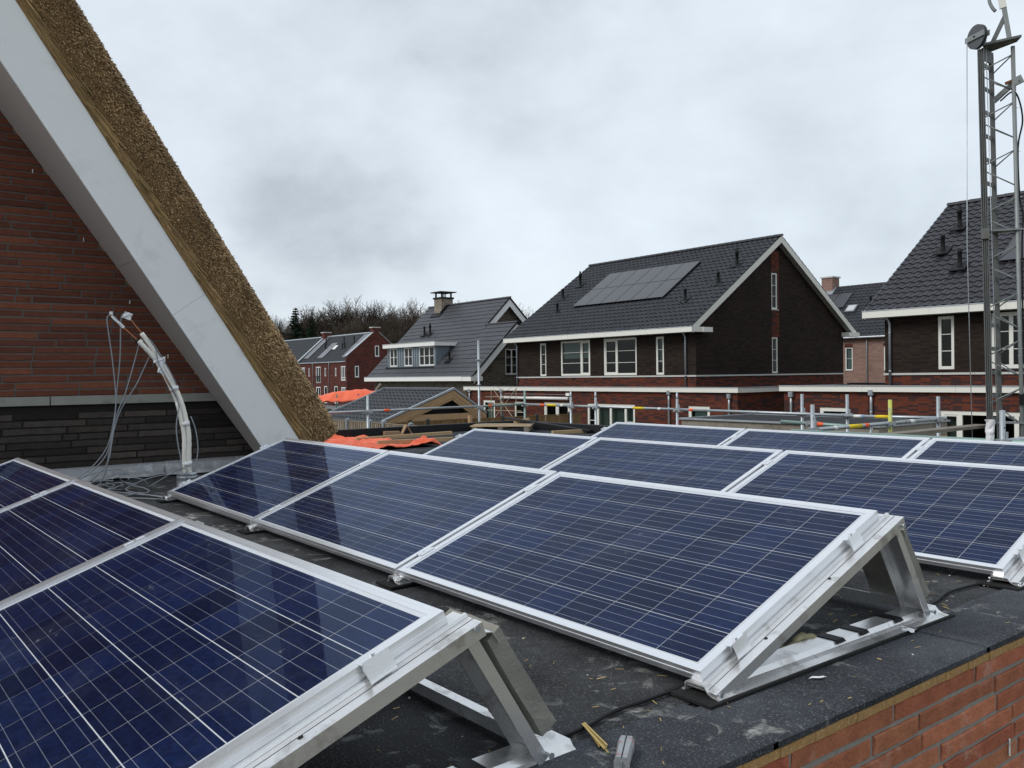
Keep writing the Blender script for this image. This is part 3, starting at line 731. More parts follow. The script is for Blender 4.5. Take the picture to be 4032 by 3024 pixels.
bc = MB().tube(smooth_path([(4.93, .02, RZ+.018), (4.93, -.15, RZ+.016), (4.93, -.262, RZ+.016), (4.955, -.38, RZ+.016), (4.965, -.47, RZ+.016), (4.975, -.56, RZ+.018)], 6), .0055, 7)
topmesh(bc, 'solar_cable', BLACK, 'black cable lying on the felt between the two nearest panel rows', 'cable', smooth=True)
bc = MB().tube(smooth_path([(4.95, 1.30, RZ+.018), (4.94, 1.44, RZ+.016), (4.905, 1.60, RZ+.016), (4.91, 1.74, RZ+.017), (4.93, 1.87, RZ+.018)], 6), .0055, 7)
topmesh(bc, 'solar_cable', BLACK, 'black cable lying on the felt between second and third panel rows', 'cable', smooth=True)
# straw bundle, bits and scraps
STRAWB = pm('dry_straw', (.50, .36, .14), .7, 0, .25, 40, island=True, rnd=.25)
m = MB(); rr = random.Random(2)
a, b = Vector((4.939, -.389, RZ+.016)), Vector((5.105, -.458, RZ+.016))
for k in range(9):
    o = Vector((rr.uniform(-.006, .006), rr.uniform(-.006, .006), rr.uniform(0, .008))); s0 = rr.uniform(0, .2)
    straw(m, a+(b-a)*s0+o, (b-a)+Vector((rr.uniform(-.01, .01), rr.uniform(-.01, .01), 0)), (b-a).length*rr.uniform(.6, .85), rr.uniform(.0015, .003))
topmesh(m, 'straw_bundle', STRAWB, 'small bundle of yellow straw on the felt near the utility knife', 'straw')
m = MB()
for k in range(150):
    x = rr.uniform(4.2, 5.27); y = rr.uniform(-.95, 2.2)
    a_ = rr.uniform(0, PI)
    straw(m, Vector((x, y, RZ+.0155)), Vector((math.cos(a_), math.sin(a_), rr.uniform(0, .05))), rr.uniform(.006, .034), rr.uniform(.0006, .0014))
for k in range(14): straw(m, Vector((4.55+rr.uniform(-.06, .06), 1.25+rr.uniform(-.03, .03), RZ+.016)), Vector((rr.uniform(-1, 1), rr.uniform(-.3, .6), 0)), rr.uniform(.03, .09), .001)
for k in range(16): straw(m, Vector((2.25+rr.uniform(-.1, .1), -.42+rr.uniform(-.04, .04), RZ+.012)), Vector((rr.uniform(-1, 1), rr.uniform(-.3, .6), 0)), rr.uniform(.03, .12), .0011)
o = m.build('straw_bits', STRAWB, None); tag(o, 'loose straw bits scattered over the grey roofing felt', 'straw', kind='stuff')
m = MB(); rr = random.Random(8)
for k in range(60):
    x, y, s_ = rr.uniform(3.9, 5.28), rr.uniform(-.9, 2.0), rr.uniform(.0015, .006)
    n_ = len(m.v); m.v += [(x+s_*math.cos(q)*rr.uniform(.6, 1), y+s_*math.sin(q)*rr.uniform(.6, 1), RZ+.0135) for q in (0, 1.6, 3.1, 4.7)]+[(x, y, RZ+.0135+s_*.7)]
    m.f += [(n_+i, n_+(i+1) % 4, n_+4) for i in range(4)]
o = m.build('grit', pm('grit', (.5, .49, .46), .9), None); tag(o, 'pale grit and mortar crumbs strewn on the roofing felt', 'grit', kind='stuff')
m = MB()
for i in range(5):
    for j in range(4): m.v.append((5.045+.011*i+.003*math.sin(j*2), .965+.014*j+.004*math.sin(i*2.2), RZ+.016+.012*abs(math.sin(i*1.7+j*2.3))))
for i in range(4):
    for j in range(3): q = i*4+j; m.f.append((q, q+1, q+5, q+4))
ob = topmesh(m, 'paper_scrap', TAPE, 'crumpled white paper scrap beside the aluminium base rail', 'paper'); ob.modifiers.new('th', 'SOLIDIFY').thickness = .001
m = MB()
for i in range(5):
    for j in range(3): m.v.append((5.115+.006*i, .335+.010*j+.008*i, RZ+.0165+.003*abs(math.sin(i*1.9+j))))
for i in range(4):
    for j in range(2): q = i*3+j; m.f.append((q, q+1, q+4, q+3))
ob = topmesh(m, 'paper_chip', TAPE, 'tiny white chip on the felt in front of the right mount', 'paper'); ob.modifiers.new('th', 'SOLIDIFY').thickness = .001
m = MB(); pts = smooth_path([(4.90, .36, RZ+.02), (4.93, .42, RZ+.03), (4.94, .50, RZ+.03), (4.935, .56, RZ+.05), (4.95, .62, RZ+.04)], 6)
m.tube(pts, [.010+.005*abs(math.sin(i*.9)) for i in range(len(pts))], 7)
topmesh(m, 'rag', pm('rag', (.36, .33, .20), .9, 0, .5, 30, .3, 60), 'twisted dirty yellow rag lying inside the right mounting frame', 'rag', smooth=True)
# utility knife nose poking into the bottom of the view
kn = thing('utility_knife', 'worn grey utility knife with flaked red paint lying on the felt', 'utility knife', (5.10, -.44, RZ+.014))
KD = Vector((-.11, .135, 0)).normalized(); KS = Vector((KD.y, -KD.x, 0)); KB = Vector((5.098, -.385, RZ+.014))
PAINT = pm('knife_paint', (.36, .37, .38), .45, .4, .3, 18, .2, 60, stain=((.45, .07, .05), 40, .58, .9))
def kshell(sgn):
    m = MB(); sec = []
    for s, wd, h in ((0, .004, .016), (.006, .011, .026), (.018, .018, .032), (.038, .020, .034), (.075, .018, .034), (.14, .017, .033)):
        c = KB-KD*s
        o0, o1 = .0016*sgn, wd*sgn
        sec.append([c+KS*o0, c+KS*(o1*.8), c+KS*o1+Vector((0, 0, h*.3)), c+KS*o1+Vector((0, 0, h*.7)), c+KS*(o1*.72)+Vector((0, 0, h)), c+KS*o0+Vector((0, 0, h))])
    for q in sec: m.v += [tuple(p) for p in q]
    for i in range(len(sec)-1):
        for k in range(6): k2 = (k+1) % 6; m.f.append((i*6+k, i*6+k2, i*6+6+k2, i*6+6+k))
    m.f.append(tuple(range(6))); m.f.append(tuple(len(sec)*6-6+k for k in range(5, -1, -1)))
    return m
kshell(1).build('shell', PAINT, kn, smooth=False, bevel=.002); kshell(-1).build('shell', PAINT, kn, bevel=.002)
MB().obox(KB-KD*.085+Vector((0, 0, .015)), KD*.062, KS*.0014, Vector((0, 0, .010))).build('blade_carrier', STEEL, kn)
# ================================================================== HOUSES BEYOND
def plane_y(pos):   # wall facing -y; u = x, d = outward
    return lambda u, d, z: (u, pos-d, z)
def plane_x(pos):   # wall facing +x; u = y
    return lambda u, d, z: (pos+d, u, z)
def tb(m, T, u0, u1, d0, d1, z0, z1):
    a, b = T(u0, d0, z0), T(u1, d1, z1)
    return m.box(min(a[0], b[0]), max(a[0], b[0]), min(a[1], b[1]), max(a[1], b[1]), min(a[2], b[2]), max(a[2], b[2]))
def clip(poly, a, b):
    """keep the part of a 2-D polygon left of the line a->b"""
    out = []
    for i in range(len(poly)):
        p, q = poly[i], poly[(i+1) % len(poly)]
        sp = (b[0]-a[0])*(p[1]-a[1])-(b[1]-a[1])*(p[0]-a[0]); sq = (b[0]-a[0])*(q[1]-a[1])-(b[1]-a[1])*(q[0]-a[0])
        if sp >= -1e-9: out.append(p)
        if (sp > 1e-9 and sq < -1e-9) or (sp < -1e-9 and sq > 1e-9):
            t = sp/(sp-sq); out.append((p[0]+(q[0]-p[0])*t, p[1]+(q[1]-p[1])*t))
    return out
def wall_open(m, T, outline, holes, depth=.11, band=None):
    """wall face (convex outline, counter-clockwise) with real openings and reveals; band=(z0,z1) keeps a height range"""
    us = sorted(set([p[0] for p in outline]+[h[0] for h in holes]+[h[1] for h in holes]))
    zs = sorted(set([p[1] for p in outline]+[h[2] for h in holes]+[h[3] for h in holes]+(list(band) if band else [])))
    for i in range(len(us)-1):
        for j in range(len(zs)-1):
            cu, cz = (us[i]+us[i+1])/2, (zs[j]+zs[j+1])/2
            if any(h[0] < cu < h[1] and h[2] < cz < h[3] for h in holes): continue
            if band and not (band[0] < cz < band[1]): continue
            p = [(us[i], zs[j]), (us[i+1], zs[j]), (us[i+1], zs[j+1]), (us[i], zs[j+1])]
            for k in range(len(outline)):
                p = clip(p, outline[k], outline[(k+1) % len(outline)])
                if len(p) < 3: break
            if len(p) >= 3: m.poly([T(u, 0, z) for u, z in p])
    for (u0, u1, z0, z1) in holes:
        if band and not (band[0] < (z0+z1)/2 < band[1]): continue
        for a, b in (((u0, z0), (u0, z1)), ((u0, z1), (u1, z1)), ((u1, z1), (u1, z0)), ((u1, z0), (u0, z0))):
            m.poly([T(a[0], 0, a[1]), T(b[0], 0, b[1]), T(b[0], -depth, b[1]), T(a[0], -depth, a[1])])
    return m
def window(house, T, u0, u1, z0, z1, mull=(), bars=(), fw=.07, sill=True, mat=None, name='window', sash=(), blind=None, sillmat=None, bw=.022):
    """frame, glazing bars, panes and sill set back in the opening; mull = mullion positions, bars = glazing-bar heights (0..1)"""
    mat = mat or CREAM
    f = MB()
    for a in ((u0, u0+fw, z0, z1), (u1-fw, u1, z0, z1), (u0+fw, u1-fw, z0, z0+fw), (u0+fw, u1-fw, z1-fw, z1)): tb(f, T, a[0], a[1], -.10, -.025, a[2], a[3])
    for x in mull: tb(f, T, x-fw*.5, x+fw*.5, -.10, -.027, z0+fw, z1-fw)
    fo = f.build(name, mat, house)
    cuts = [u0+fw]+[v for x in mull for v in (x-fw*.5, x+fw*.5)]+[u1-fw]
    for k in range(0, len(cuts), 2):
        a, b = cuts[k], cuts[k+1]; e = 0
        if (k//2) in sash:
            e = .05; s = MB()
            for q in ((a, a+e, z0+fw, z1-fw), (b-e, b, z0+fw, z1-fw), (a+e, b-e, z0+fw, z0+fw+e), (a+e, b-e, z1-fw-e, z1-fw)): tb(s, T, q[0], q[1], -.09, -.04, q[2], q[3])
            s.build('sash', mat, fo)
        p = MB(); p.poly([T(a+e*.8, -.072, z0+fw), T(b-e*.8, -.072, z0+fw), T(b-e*.8, -.072, z1-fw), T(a+e*.8, -.072, z1-fw)]); p.build('pane', GLASS, fo)
        for bz in bars:
            zc = z0+(z1-z0)*bz; g = MB(); tb(g, T, a+e, b-e, -.086, -.052, zc-bw/2, zc+bw/2); g.build('glazing_bar', mat, fo)
    if sill:
        s = MB(); tb(s, T, u0-.04, u1+.04, -.02, .045, z0-.055, z0-.004); s.build('sill', sillmat or pm('sill_stone', (.42, .42, .41), .8, 0, .1), fo)
    if blind:
        zt, col = blind; s = MB(); tb(s, T, u0+fw+.02, u1-fw-.02, -.14, -.13, zt, z1-fw); s.build('blind', pm('blind_%d' % int(col[0]*100), col, .9), fo)
    return fo
def curtain(fo, T, u0, u1, z0, z1, col=(.26, .30, .27)):
    m = MB(); n_ = int((u1-u0)/.05)
    for i in range(n_+1):
        u = u0+(u1-u0)*i/n_; d = -.30+.035*math.sin(i*1.4)+.015*math.sin(i*3.1)
        m.v += [T(u, d, z0), T(u, d, z1)]
    for i in range(n_): m.f.append((2*i, 2*i+2, 2*i+3, 2*i+1))
    m.build('curtain', pm('curtain', col, .9, 0, .1), fo, smooth=True)
def downpipe(house, x, y, z0, z1, hopper=False, bend=0):
    m = MB(); p = [(x, y-.07, z0), (x, y-.07, z1-.3)]
    if bend: p += [(x-.03, y-.10, z1-.16), (x-.14, y-.22, z1)]
    else: p += [(x, y-.07, z1)]
    m.tube(p, .045, 8)
    for z in (z0+.5, z1-.6): m.tube([(x, y-.07, z-.03), (x, y-.07, z+.03)], .05, 8)
    o = m.build('downpipe', ZINC, house, smooth=True)
    if hopper: MB().lathe((x, y-.08, z1-.02), [(.05, -.06), (.095, -.03), (.1, .14), (.09, .145)], 10).build('hopper', ZINC, o)
def tilemesh(w_, L, amp, name, mat):
    prof_ = [(0, .70), (.10, .95), (.20, 1), (.31, .8), (.42, .28), (.55, .02), (.72, .0), (.86, .2), (1.0, .68)]
    m = MB(); n_ = len(prof_)
    for y, dz in ((0, .034), (L, .0)):
        for px, pz in prof_: m.v.append((px*w_, y, pz*amp+dz))
    for px, pz in prof_: m.v.append((px*w_, .004, pz*amp+.012))
    for i in range(n_-1): m.f.append((i, i+1, n_+i+1, n_+i)); m.f.append((2*n_+i, 2*n_+i+1, i+1, i))
    return m
def flattile(w_, L, name, mat):
    m = MB(); g = .0015
    m.v = [(g, 0, .032), (w_-g, 0, .032), (w_-g, L, .004), (g, L, .004), (g, .004, .008), (w_-g, .004, .008)]
    m.f = [(0, 1, 2, 3), (4, 5, 1, 0)]
    return m
def tile_roof(house, x0, x1, ye, ze, yr, zr, gauge, w_, mat, flat_=False, skip=(), cap=300, stag=False, rakef=None):
    """courses of single tiles on one slope; the nearest are parts of their own, the rest one joined part"""
    dy, dz = yr-ye, zr-ze; S = math.hypot(dy, dz); sd = Vector((0, dy/S, dz/S)); nn_ = Vector((0, -dz/S, dy/S))
    rows = max(1, round(S/gauge)); gauge = S/rows; cols = max(1, round((x1-x0)/w_)); w_ = (x1-x0)/cols
    tm = flattile(w_, gauge+.03, 'roof_tile', mat) if flat_ else tilemesh(w_, gauge+.05, .048, 'roof_tile', mat)
    me = tm.mesh('roof_tile', mat); spots = []
    for r_ in range(rows):
        for c in range(cols):
            xx = x0+c*w_+((w_/2 if r_ % 2 else 0) if stag else 0); s_ = r_*gauge
            if stag and xx+w_ > x1+.01: continue
            if any(a-.02 < xx+w_/2 < b+.02 and s0-.02 < s_+gauge/2 < s1+.02 for a, b, s0, s1 in skip): continue
            p = Vector((xx, ye, ze))+sd*s_; spots.append(((p+Vector((w_/2, 0, 0))-CAM).length, p))
    spots.sort(key=lambda q: q[0])
    R = Matrix(((1, sd.x, nn_.x, 0), (0, sd.y, nn_.y, 0), (0, sd.z, nn_.z, 0), (0, 0, 0, 1)))
    for d, p in spots[:cap]: link(me, 'roof_tile', Matrix.Translation(p+nn_*random.uniform(-.002, .003)) @ R, house)
    rest = MB()
    for d, p in spots[cap:]:
        n_ = len(rest.v); j = nn_*random.uniform(-.002, .003)
        for (a, b, c) in tm.v: q = p+Vector((a, 0, 0))+sd*b+nn_*c+j; rest.v.append(tuple(q))
        rest.f += [tuple(n_+i for i in f) for f in tm.f]
    if rest.v: rest.build('roof_tiles', mat, house, kind='stuff')
    return sd, nn_
def slope_slab(house, x0, x1, ye, ze, yr, zr, th_=.14, mat=None, name='roof_deck', up=-.02):
    dy, dz = yr-ye, zr-ze; S = math.hypot(dy, dz); n_ = Vector((0, -dz/S, dy/S)) if dy > 0 else Vector((0, dz/S, -dy/S)) if False else Vector((0, -dz/S, dy/S))
    if n_.z < 0: n_ = -n_
    a, b = Vector((x0, ye, ze)), Vector((x0, yr, zr))
    m = MB(); m.extr([a+n_*up, b+n_*up, b-n_*th_, a-n_*th_], (x1-x0, 0, 0)); return m.build(name, mat or BLACK, house)
def ridge(house, x0, x1, y, z, mat, step=.42, r_=.11):
    n_ = round((x1-x0)/step); step = (x1-x0)/n_; m = MB()
    for xx, rr_ in ((0, r_*1.06), (step+.03, r_*.94)):
        for k in range(7): a = PI*k/6-.12+.24*(1-k/6)*0; m.v.append((xx, -math.cos(a)*rr_, math.sin(a)*rr_*.95))
    for k in range(6): m.f.append((k, 7+k, 8+k, k+1))
    m.f.append((0, 1, 2, 3, 4, 5, 6)); m.f.append((13, 12, 11, 10, 9, 8, 7))
    me = m.mesh('ridge_tile', mat)
    for i in range(n_): link(me, 'ridge_tile', Matrix.Translation((x0+i*step, y, z-.02)), house)
def vent(house, p, h=.62, tall=False):
    x, y, z = p; m = MB()
    m.lathe((x, y, z-.1), [(.10, 0), (.085, .18), (.075, .22), (.07, h), (.082, h+.01), (.082, h+.10), (.06, h+.11)] if not tall else [(.10, 0), (.085, .2), (.075, .25), (.072, h), (.10, h+.01), (.10, h+.14), (.05, h+.2), (.05, h+.32), (.03, h+.33)], 10)
    o = m.build('vent_pipe', BLACK, house, smooth=True)
    f = MB(); f.extr([(x-.26, y-.24, z-.13), (x+.26, y-.24, z-.13), (x+.26, y+.22, z+.17), (x-.26, y+.22, z+.17)], (0, -.02, .035)); f.build('lead_slate', BLACK, o)
def verge(house, x, ye, ze, yr, zr, wd=.24, th_=.03, mat=None, up=.02, name='verge_board'):
    dy, dz = yr-ye, zr-ze; S = math.hypot(dy, dz); n_ = Vector((0, -dz/S, dy/S))
    if n_.z < 0: n_ = -n_
    a, b = Vector((x, ye, ze)), Vector((x, yr, zr))
    cz = 1/n_.z; V = lambda p, o: p+Vector((0, 0, o*cz))   # ends cut plumb so the two boards meet at the apex
    m = MB(); m.extr([V(a, up), V(b, up), V(b, up-wd), V(a, up-wd)], (th_, 0, 0)); return m.build(name, mat or CREAM, house)

TILE = pm('slate_grey_tile', (.021, .0228, .0275), .44, 0, .18, 5, .12, 50, rnd=.2, island=True, spec=.35)
TILE3 = pm('violet_grey_tile', (.028, .0272, .033), .44, 0, .18, 5, .12, 50, rnd=.2, island=True, spec=.35)
FTILE = pm('flat_grey_tile', (.048, .050, .057), .5, 0, .12, 3, .1, 60, rnd=.10, island=True, spec=.3)
BK_DARK = brickmat('dark_brick', (.028, .0200, .0168), (.040, .0270, .0212), (.018, .0152, .0135), (.018, .0145, .0132), .25)
BK_RED = brickmat('mottled_red_brick', (.165, .040, .020), (.115, .030, .019), (.050, .040, .036), (.032, .022, .024), .42)
BK_TAUPE = brickmat('taupe_brick', (.150, .128, .100), (.115, .098, .078), (.095, .085, .072), (.05, .042, .036), .16)
BK_ROW = brickmat('row_red_brick', (.150, .042, .030), (.110, .032, .026), (.06, .042, .038), (.05, .024, .024), .3)
BK_PALE = brickmat('pale_red_brick', (.30, .145, .105), (.24, .105, .075), (.27, .24, .21), (.17, .07, .06), .3, ms=.012)
BAND = pm('stone_band', (.50, .49, .46), .8, 0, .12, 2)
FELTF = pm('far_felt', (.022, .023, .025), .7, 0, .3, 2)
PVB = pm('black_module', (.030, .029, .035), .28, 0, .08, 2, spec=.6)

def dark_house(name, label, x0, x1, yf, yb, eave, rdg, ov, tile, gable_open, facade_open, loc, left_gable=True, capn=300, skip=()):
    """two-storey dark brick house with red plinth storey, stone band, tiled gable roof; ridge along x"""
    H = thing(name, label, 'house', loc)
    (ye, ze), (yr, zr) = eave, rdg
    k = (zr-ze)/(yr-ye); zt = lambda y: ze+k*(y-ye)-.22 if y <= yr else ze+k*(2*yr-ye-y)-.22
    out_f = [(x0, GZ), (x1, GZ), (x1, zt(yf)), (x0, zt(yf))]
    Tf = plane_y(yf); Tg = plane_x(x1)
    out_g = [(yf, GZ), (yb, GZ), (yb, zt(yb)), (yr, zt(yr)), (yf, zt(yf))]
    lowtop = .70
    up = MB(); wall_open(up, Tf, out_f, facade_open, band=(lowtop, 20)); wall_open(up, Tg, out_g, gable_open, band=(lowtop, 20))
    lo_ = MB(); wall_open(lo_, Tf, out_f, facade_open, band=(GZ-1, lowtop)); wall_open(lo_, Tg, out_g, gable_open, band=(GZ-1, lowtop))
    for (a, b, mm) in ((GZ, lowtop, lo_), (lowtop, zt(yb), up)): mm.poly([(x1, yb, a), (x0, yb, a), (x0, yb, b), (x1, yb, b)])
    lo_.poly([(x0, yb, GZ), (x0, yf, GZ), (x0, yf, lowtop), (x0, yb, lowtop)])
    up.poly([(x0, yb, lowtop), (x0, yf, lowtop), (x0, yf, zt(yf)), (x0, yr, zt(yr)), (x0, yb, zt(yb))])
    up.build('upper_wall', BK_DARK, H); lo_.build('lower_wall', BK_RED, H)
    xs = [x0-.03]
    while xs[-1] < x1: xs.append(min(xs[-1]+1.02, x1+.04))
    for a, b in zip(xs[:-1], xs[1:]): MB().box(a, b-.006, yf-.045, yf+.05, lowtop-.035, lowtop+.035).build('band_stone', BAND, H)
    ys = [yf+.052]
    while ys[-1] < yb: ys.append(min(ys[-1]+1.02, yb+.03))
    for a, b in zip(ys[:-1], ys[1:]): MB().box(x1-.05, x1+.045, a, b-.006, lowtop-.035, lowtop+.035).build('band_stone', BAND, H)
    xa, xb = x0-ov, x1+ov
    tile_roof(H, xa, xb, ye, ze, yr-.05, zr-.05*k, .345, .30, tile, cap=capn, skip=skip)
    slope_slab(H, xa+.02, xb-.02, ye+.05, ze+.05*k, yr, zr, .17); slope_slab(H, xa+.02, xb-.02, 2*yr-ye-.05, ze+.05*k, yr, zr, .17)
    # back slope edge tiles show as a ragged rake beyond the verge
    bt = MB(); S = math.hypot(yr-ye, zr-ze); nb = round(S/.345)
    sdv = Vector((0, (yr-ye)/S, -(zr-ze)/S)); nv = Vector((0, (zr-ze)/S, (yr-ye)/S))
    for i in range(nb):
        p = Vector((xa, yr, zr))+sdv*(i*.345); q = p+sdv*.37
        bt.extr([p+nv*.0, q+nv*.035, q+nv*.075, p+nv*.045], (xb-xa, 0, 0))
    bt.build('back_courses', tile, H, kind='stuff')
    ridge(H, xa, xb+.02, yr, zr+.05, tile)
    for xe, sg in ((xb-.03, 1), (xa, -1)):
        verge(H, xe, ye, ze, yr, zr, .26); verge(H, xe, 2*yr-ye, ze, yr, zr, .26)
        s0 = min(xe, x1 if sg > 0 else xa+.03); s1 = max(xe, x1+.001 if sg > 0 else x0)
        if sg > 0:
            so = MB(); n0 = Vector((0, -(zr-ze)/S, (yr-ye)/S)); n1 = Vector((0, (zr-ze)/S, (yr-ye)/S))
            for (a, b, nn_) in ((Vector((x1+.002, ye+.3, ze+.3*k)), Vector((x1+.002, yr, zr)), n0), (Vector((x1+.002, 2*yr-ye-.3, ze+.3*k)), Vector((x1+.002, yr, zr)), n1)):
                dn = Vector((0, 0, 1/nn_.z)); so.extr([a-dn*.18, b-dn*.18, b-dn*.20, a-dn*.20], (xe-x1-.004, 0, 0))
            so.build('verge_soffit', pm('soffit_grey', (.34, .33, .30), .7), H)
    # eaves boxes in painted boards, joints every few metres
    L = xb-xa; nb = 5
    for i in range(nb):
        a = xa-.03+(L+.06)*i/nb; b = xa-.03+(L+.06)*(i+1)/nb
        MB().box(a, b-.006, ye-.10, yf+.0, ze-.245, ze-.02).build('eaves_board', CREAM, H)
    MB().box(xa-.04, xb+.04, ye-.115, ye+.02, ze-.018, ze+.012).build('gutter', ZINC, H)
    MB().box(x1+.02, xb+.12, 2*yr-ye-.9, 2*yr-ye+.10, ze-.245, ze-.03).build('eaves_return', CREAM, H)
    MB().box(x1+.02, xb+.12, yf+.002, yf+.62, ze-.245, ze-.03).build('eaves_return', CREAM, H)
    MB().box(x0+.05, x1-.05, yf+.35, yb-.05, .1, .3).build('floor_slab', DARKIN, H)
    MB().box(x0+.05, x1-.05, yf+4.0, yf+4.1, GZ, 2.9).build('inner_wall', pm('inner_wall', (.03, .03, .03), .9), H)
    return H, Tf, Tg

# ---- dark brick double house in the middle (H2)
gop = [(33.57, 34.05, 3.87, 5.63), (33.57, 34.05, .77, 2.52)]
fop = [(-29.57, -29.05, .765, 2.53), (-27.85, -25.58, .765, 2.575), (-24.59, -22.33, .765, 2.575), (-21.10, -20.60, .765, 2.53)]
H2, Tf2, Tg2 = dark_house('brick_house', 'dark brown brick double house with twelve black solar panels on its roof', -31.6, -18.7, 28.0, 39.75, (27.42, 2.88), (33.95, 7.36), .33, TILE, gop, fop, (-25, 34, GZ),
    skip=[(-28.5, -22.4, 2.9, 5.6)])
window(H2, Tf2, *fop[0], bars=(.36, .66), fw=.09, sill=False)
w2 = window(H2, Tf2, *fop[1], mull=(-26.28,), bars=(.36, .66), fw=.10, sill=False, sash=(1,), blind=(1.66, (.32, .38, .36)))
window(H2, Tf2, *fop[2], mull=(-23.69,), bars=(.34, .655), fw=.10, sill=False, sash=(0,))
window(H2, Tf2, *fop[3], bars=(.36, .66), fw=.10, sill=False, blind=(1.3, (.20, .25, .23)))
window(H2, Tg2, *gop[0], bars=(.36, .66), fw=.08); window(H2, Tg2, *gop[1], bars=(.36, .66), fw=.08, sill=False)
for z0, z1 in ((5.63, 6.72), (2.52, 3.815)):
    m = MB(); tb(m, Tg2, 33.57, 34.16, -.02, .006, z0, z1); m.build('red_brick_strip', BK_RED, H2)
m = MB(); tb(m, Tg2, 34.05, 34.16, -.02, .006, 3.815, 5.63); m.build('red_brick_strip', BK_RED, H2)
for p in ((-30.49, 31.86, 5.95), (-19.42, 31.88, 5.95)): vent(H2, p, .62, True)
for p in ((-30.84, 30.81, 5.2), (-29.75, 29.45, 4.25), (-20.52, 29.43, 4.25), (-19.45, 30.51, 5.0)): vent(H2, p, .55)
downpipe(H2, -19.25, 28.0, .2, 2.72, bend=1); downpipe(H2, -31.5, 28.0, .2, 2.72, bend=1)
# the twelve modules on its slope
k2 = (7.36-2.88)/(33.95-27.42); S2 = math.hypot(1, k2); sd2 = Vector((0, 1/S2, k2/S2)); n2 = Vector((0, -k2/S2, 1/S2))
pvm = MB()
def pvmesh(w_, h_):
    m = MB(); m.box(.006, w_-.006, .006, h_-.006, .09, .127); return m.mesh('module_glass', PVB)
def pvframe(w_, h_):
    m = MB()
    for q in ((0, w_, 0, .022), (0, w_, h_-.022, h_), (0, .022, .022, h_-.022), (w_-.022, w_, .022, h_-.022)): m.box(q[0], q[1], q[2], q[3], .088, .130)
    return m.mesh('module_frame', pm('module_frame', (.028, .027, .032), .35, .3, .1))
pw_, ph_ = 1.085, 1.73
pg, pf = pvmesh(pw_, ph_), pvframe(pw_, ph_)
R2 = Matrix(((1, sd2.x, n2.x, 0), (0, sd2.y, n2.y, 0), (0, sd2.z, n2.z, 0), (0, 0, 0, 1)))
ordn = ('first', 'second', 'third', 'fourth', 'fifth', 'sixth')
for j in range(2):
    for i in range(6):
        b0 = Vector((-28.72, 27.42, 2.88))+sd2*(2.78+j*(ph_+.015))+Vector((i*(pw_+.015), 0, 0))
        t_ = thing('roof_solar_panel', '%s black panel from the left, %s row, on dark brick house roof' % (ordn[i], ('lower', 'upper')[j]), 'solar panel', (0, 0, 0), 'black solar panels on the dark brick house')
        t_.matrix_world = Matrix.Translation(b0) @ R2
        link(pg, 'module_glass', Matrix(), t_); link(pf, 'module_frame', Matrix(), t_)
# flat-roofed brick extension in front of it
EX = thing('brick_extension', 'long flat-roofed red brick extension with cream fascia before the dark double house', 'extension', (-24, 26.5, GZ))
eop = [(-31.70, -30.64, GZ+.1, -.505), (-28.92, -27.98, -2.0, -.54), (-26.52, -24.59, -2.0, -.535), (-23.34, -20.25, GZ+.1, -.54), (-17.20, -16.07, GZ+.1, -.535)]
Te = plane_y(25.7); Ter = plane_x(-14.7)
m = MB(); wall_open(m, Te, [(-33.3, GZ), (-14.7, GZ), (-14.7, .05), (-33.3, .05)], eop); wall_open(m, Ter, [(25.7, GZ), (33.5, GZ), (33.5, .05), (25.7, .05)], [])
m.poly([(-33.3, 28.2, GZ), (-33.3, 25.7, GZ), (-33.3, 25.7, .05), (-33.3, 28.2, .05)]); m.build('wall', BK_RED, EX)
MB().box(-33.3, -14.75, 25.8, 27.93, .055, .115).build('roof_felt', FELTF, EX); MB().box(-18.6, -14.75, 27.935, 33.4, .055, .115).build('roof_felt', FELTF, EX)
xs = [-33.42, -30.1, -25.2, -20.3, -18.0, -14.58]
for a, b in zip(xs[:-1], xs[1:]): MB().box(a, b-.006, 25.58, 25.72, .035, .225).build('fascia_board', CREAM, EX)
MB().box(-14.71, -14.58, 25.722, 33.5, .035, .225).build('fascia_board', CREAM, EX)
MB().box(-33.44, -14.56, 25.56, 25.76, .226, .25).build('roof_trim', ZINC, EX); MB().box(-14.76, -14.56, 25.762, 33.5, .226, .25).build('roof_trim', ZINC, EX)
fo = window(EX, Te, *eop[0], fw=.12, sill=False, name='door'); m = MB(); tb(m, Te, -31.5, -30.8, -.2, -.19, GZ+.3, -.7); m.build('door_screen', pm('mint_screen', (.36, .44, .42), .7), fo)
window(EX, Te, *eop[1], bars=(.62,), fw=.10, sill=False)
window(EX, Te, *eop[2], mull=(-25.55,), fw=.12, sill=False, sash=(0, 1))
fo = window(EX, Te, *eop[3], mull=(-22.65, -21.8, -20.85), fw=.12, sill=False, bars=(), name='patio_door'); curtain(fo, Te, -23.2, -20.4, GZ+.15, -.62)
for a, b in ((-23.2, -22.72), (-20.78, -20.38)):
    g = MB(); tb(g, Te, a, b, -.086, -.05, -1.34, -1.31); g.build('glazing_bar', CREAM, fo)
fo = window(EX, Te, *eop[4], fw=.14, sill=False, name='door'); m = MB(); tb(m, Te, -17.0, -16.25, -.2, -.19, GZ+.3, -.72); m.build('door_screen', pm('mint_screen', (.36, .44, .42), .7), fo)
m = MB(); m.tube([(-29.86, 25.55, -.33), (-24.53, 25.55, -.33)], .075, 12); aw = m.build('awning_cassette', WHITE, EX, smooth=True)
MB().box(-24.75, -24.5, 25.6, 25.69, -.2, -.06).build('awning_motor', WHITE, aw); MB().tube([(-29.7, 25.66, -.14), (-24.6, 25.66, -.14)], .008, 6).build('cable_rail', STEEL, aw)
for x in (-32.9, -29.96, -18.19, -15.05): downpipe(EX, x, 25.7, GZ, -.02 if x != -15.05 else -.14, hopper=True)
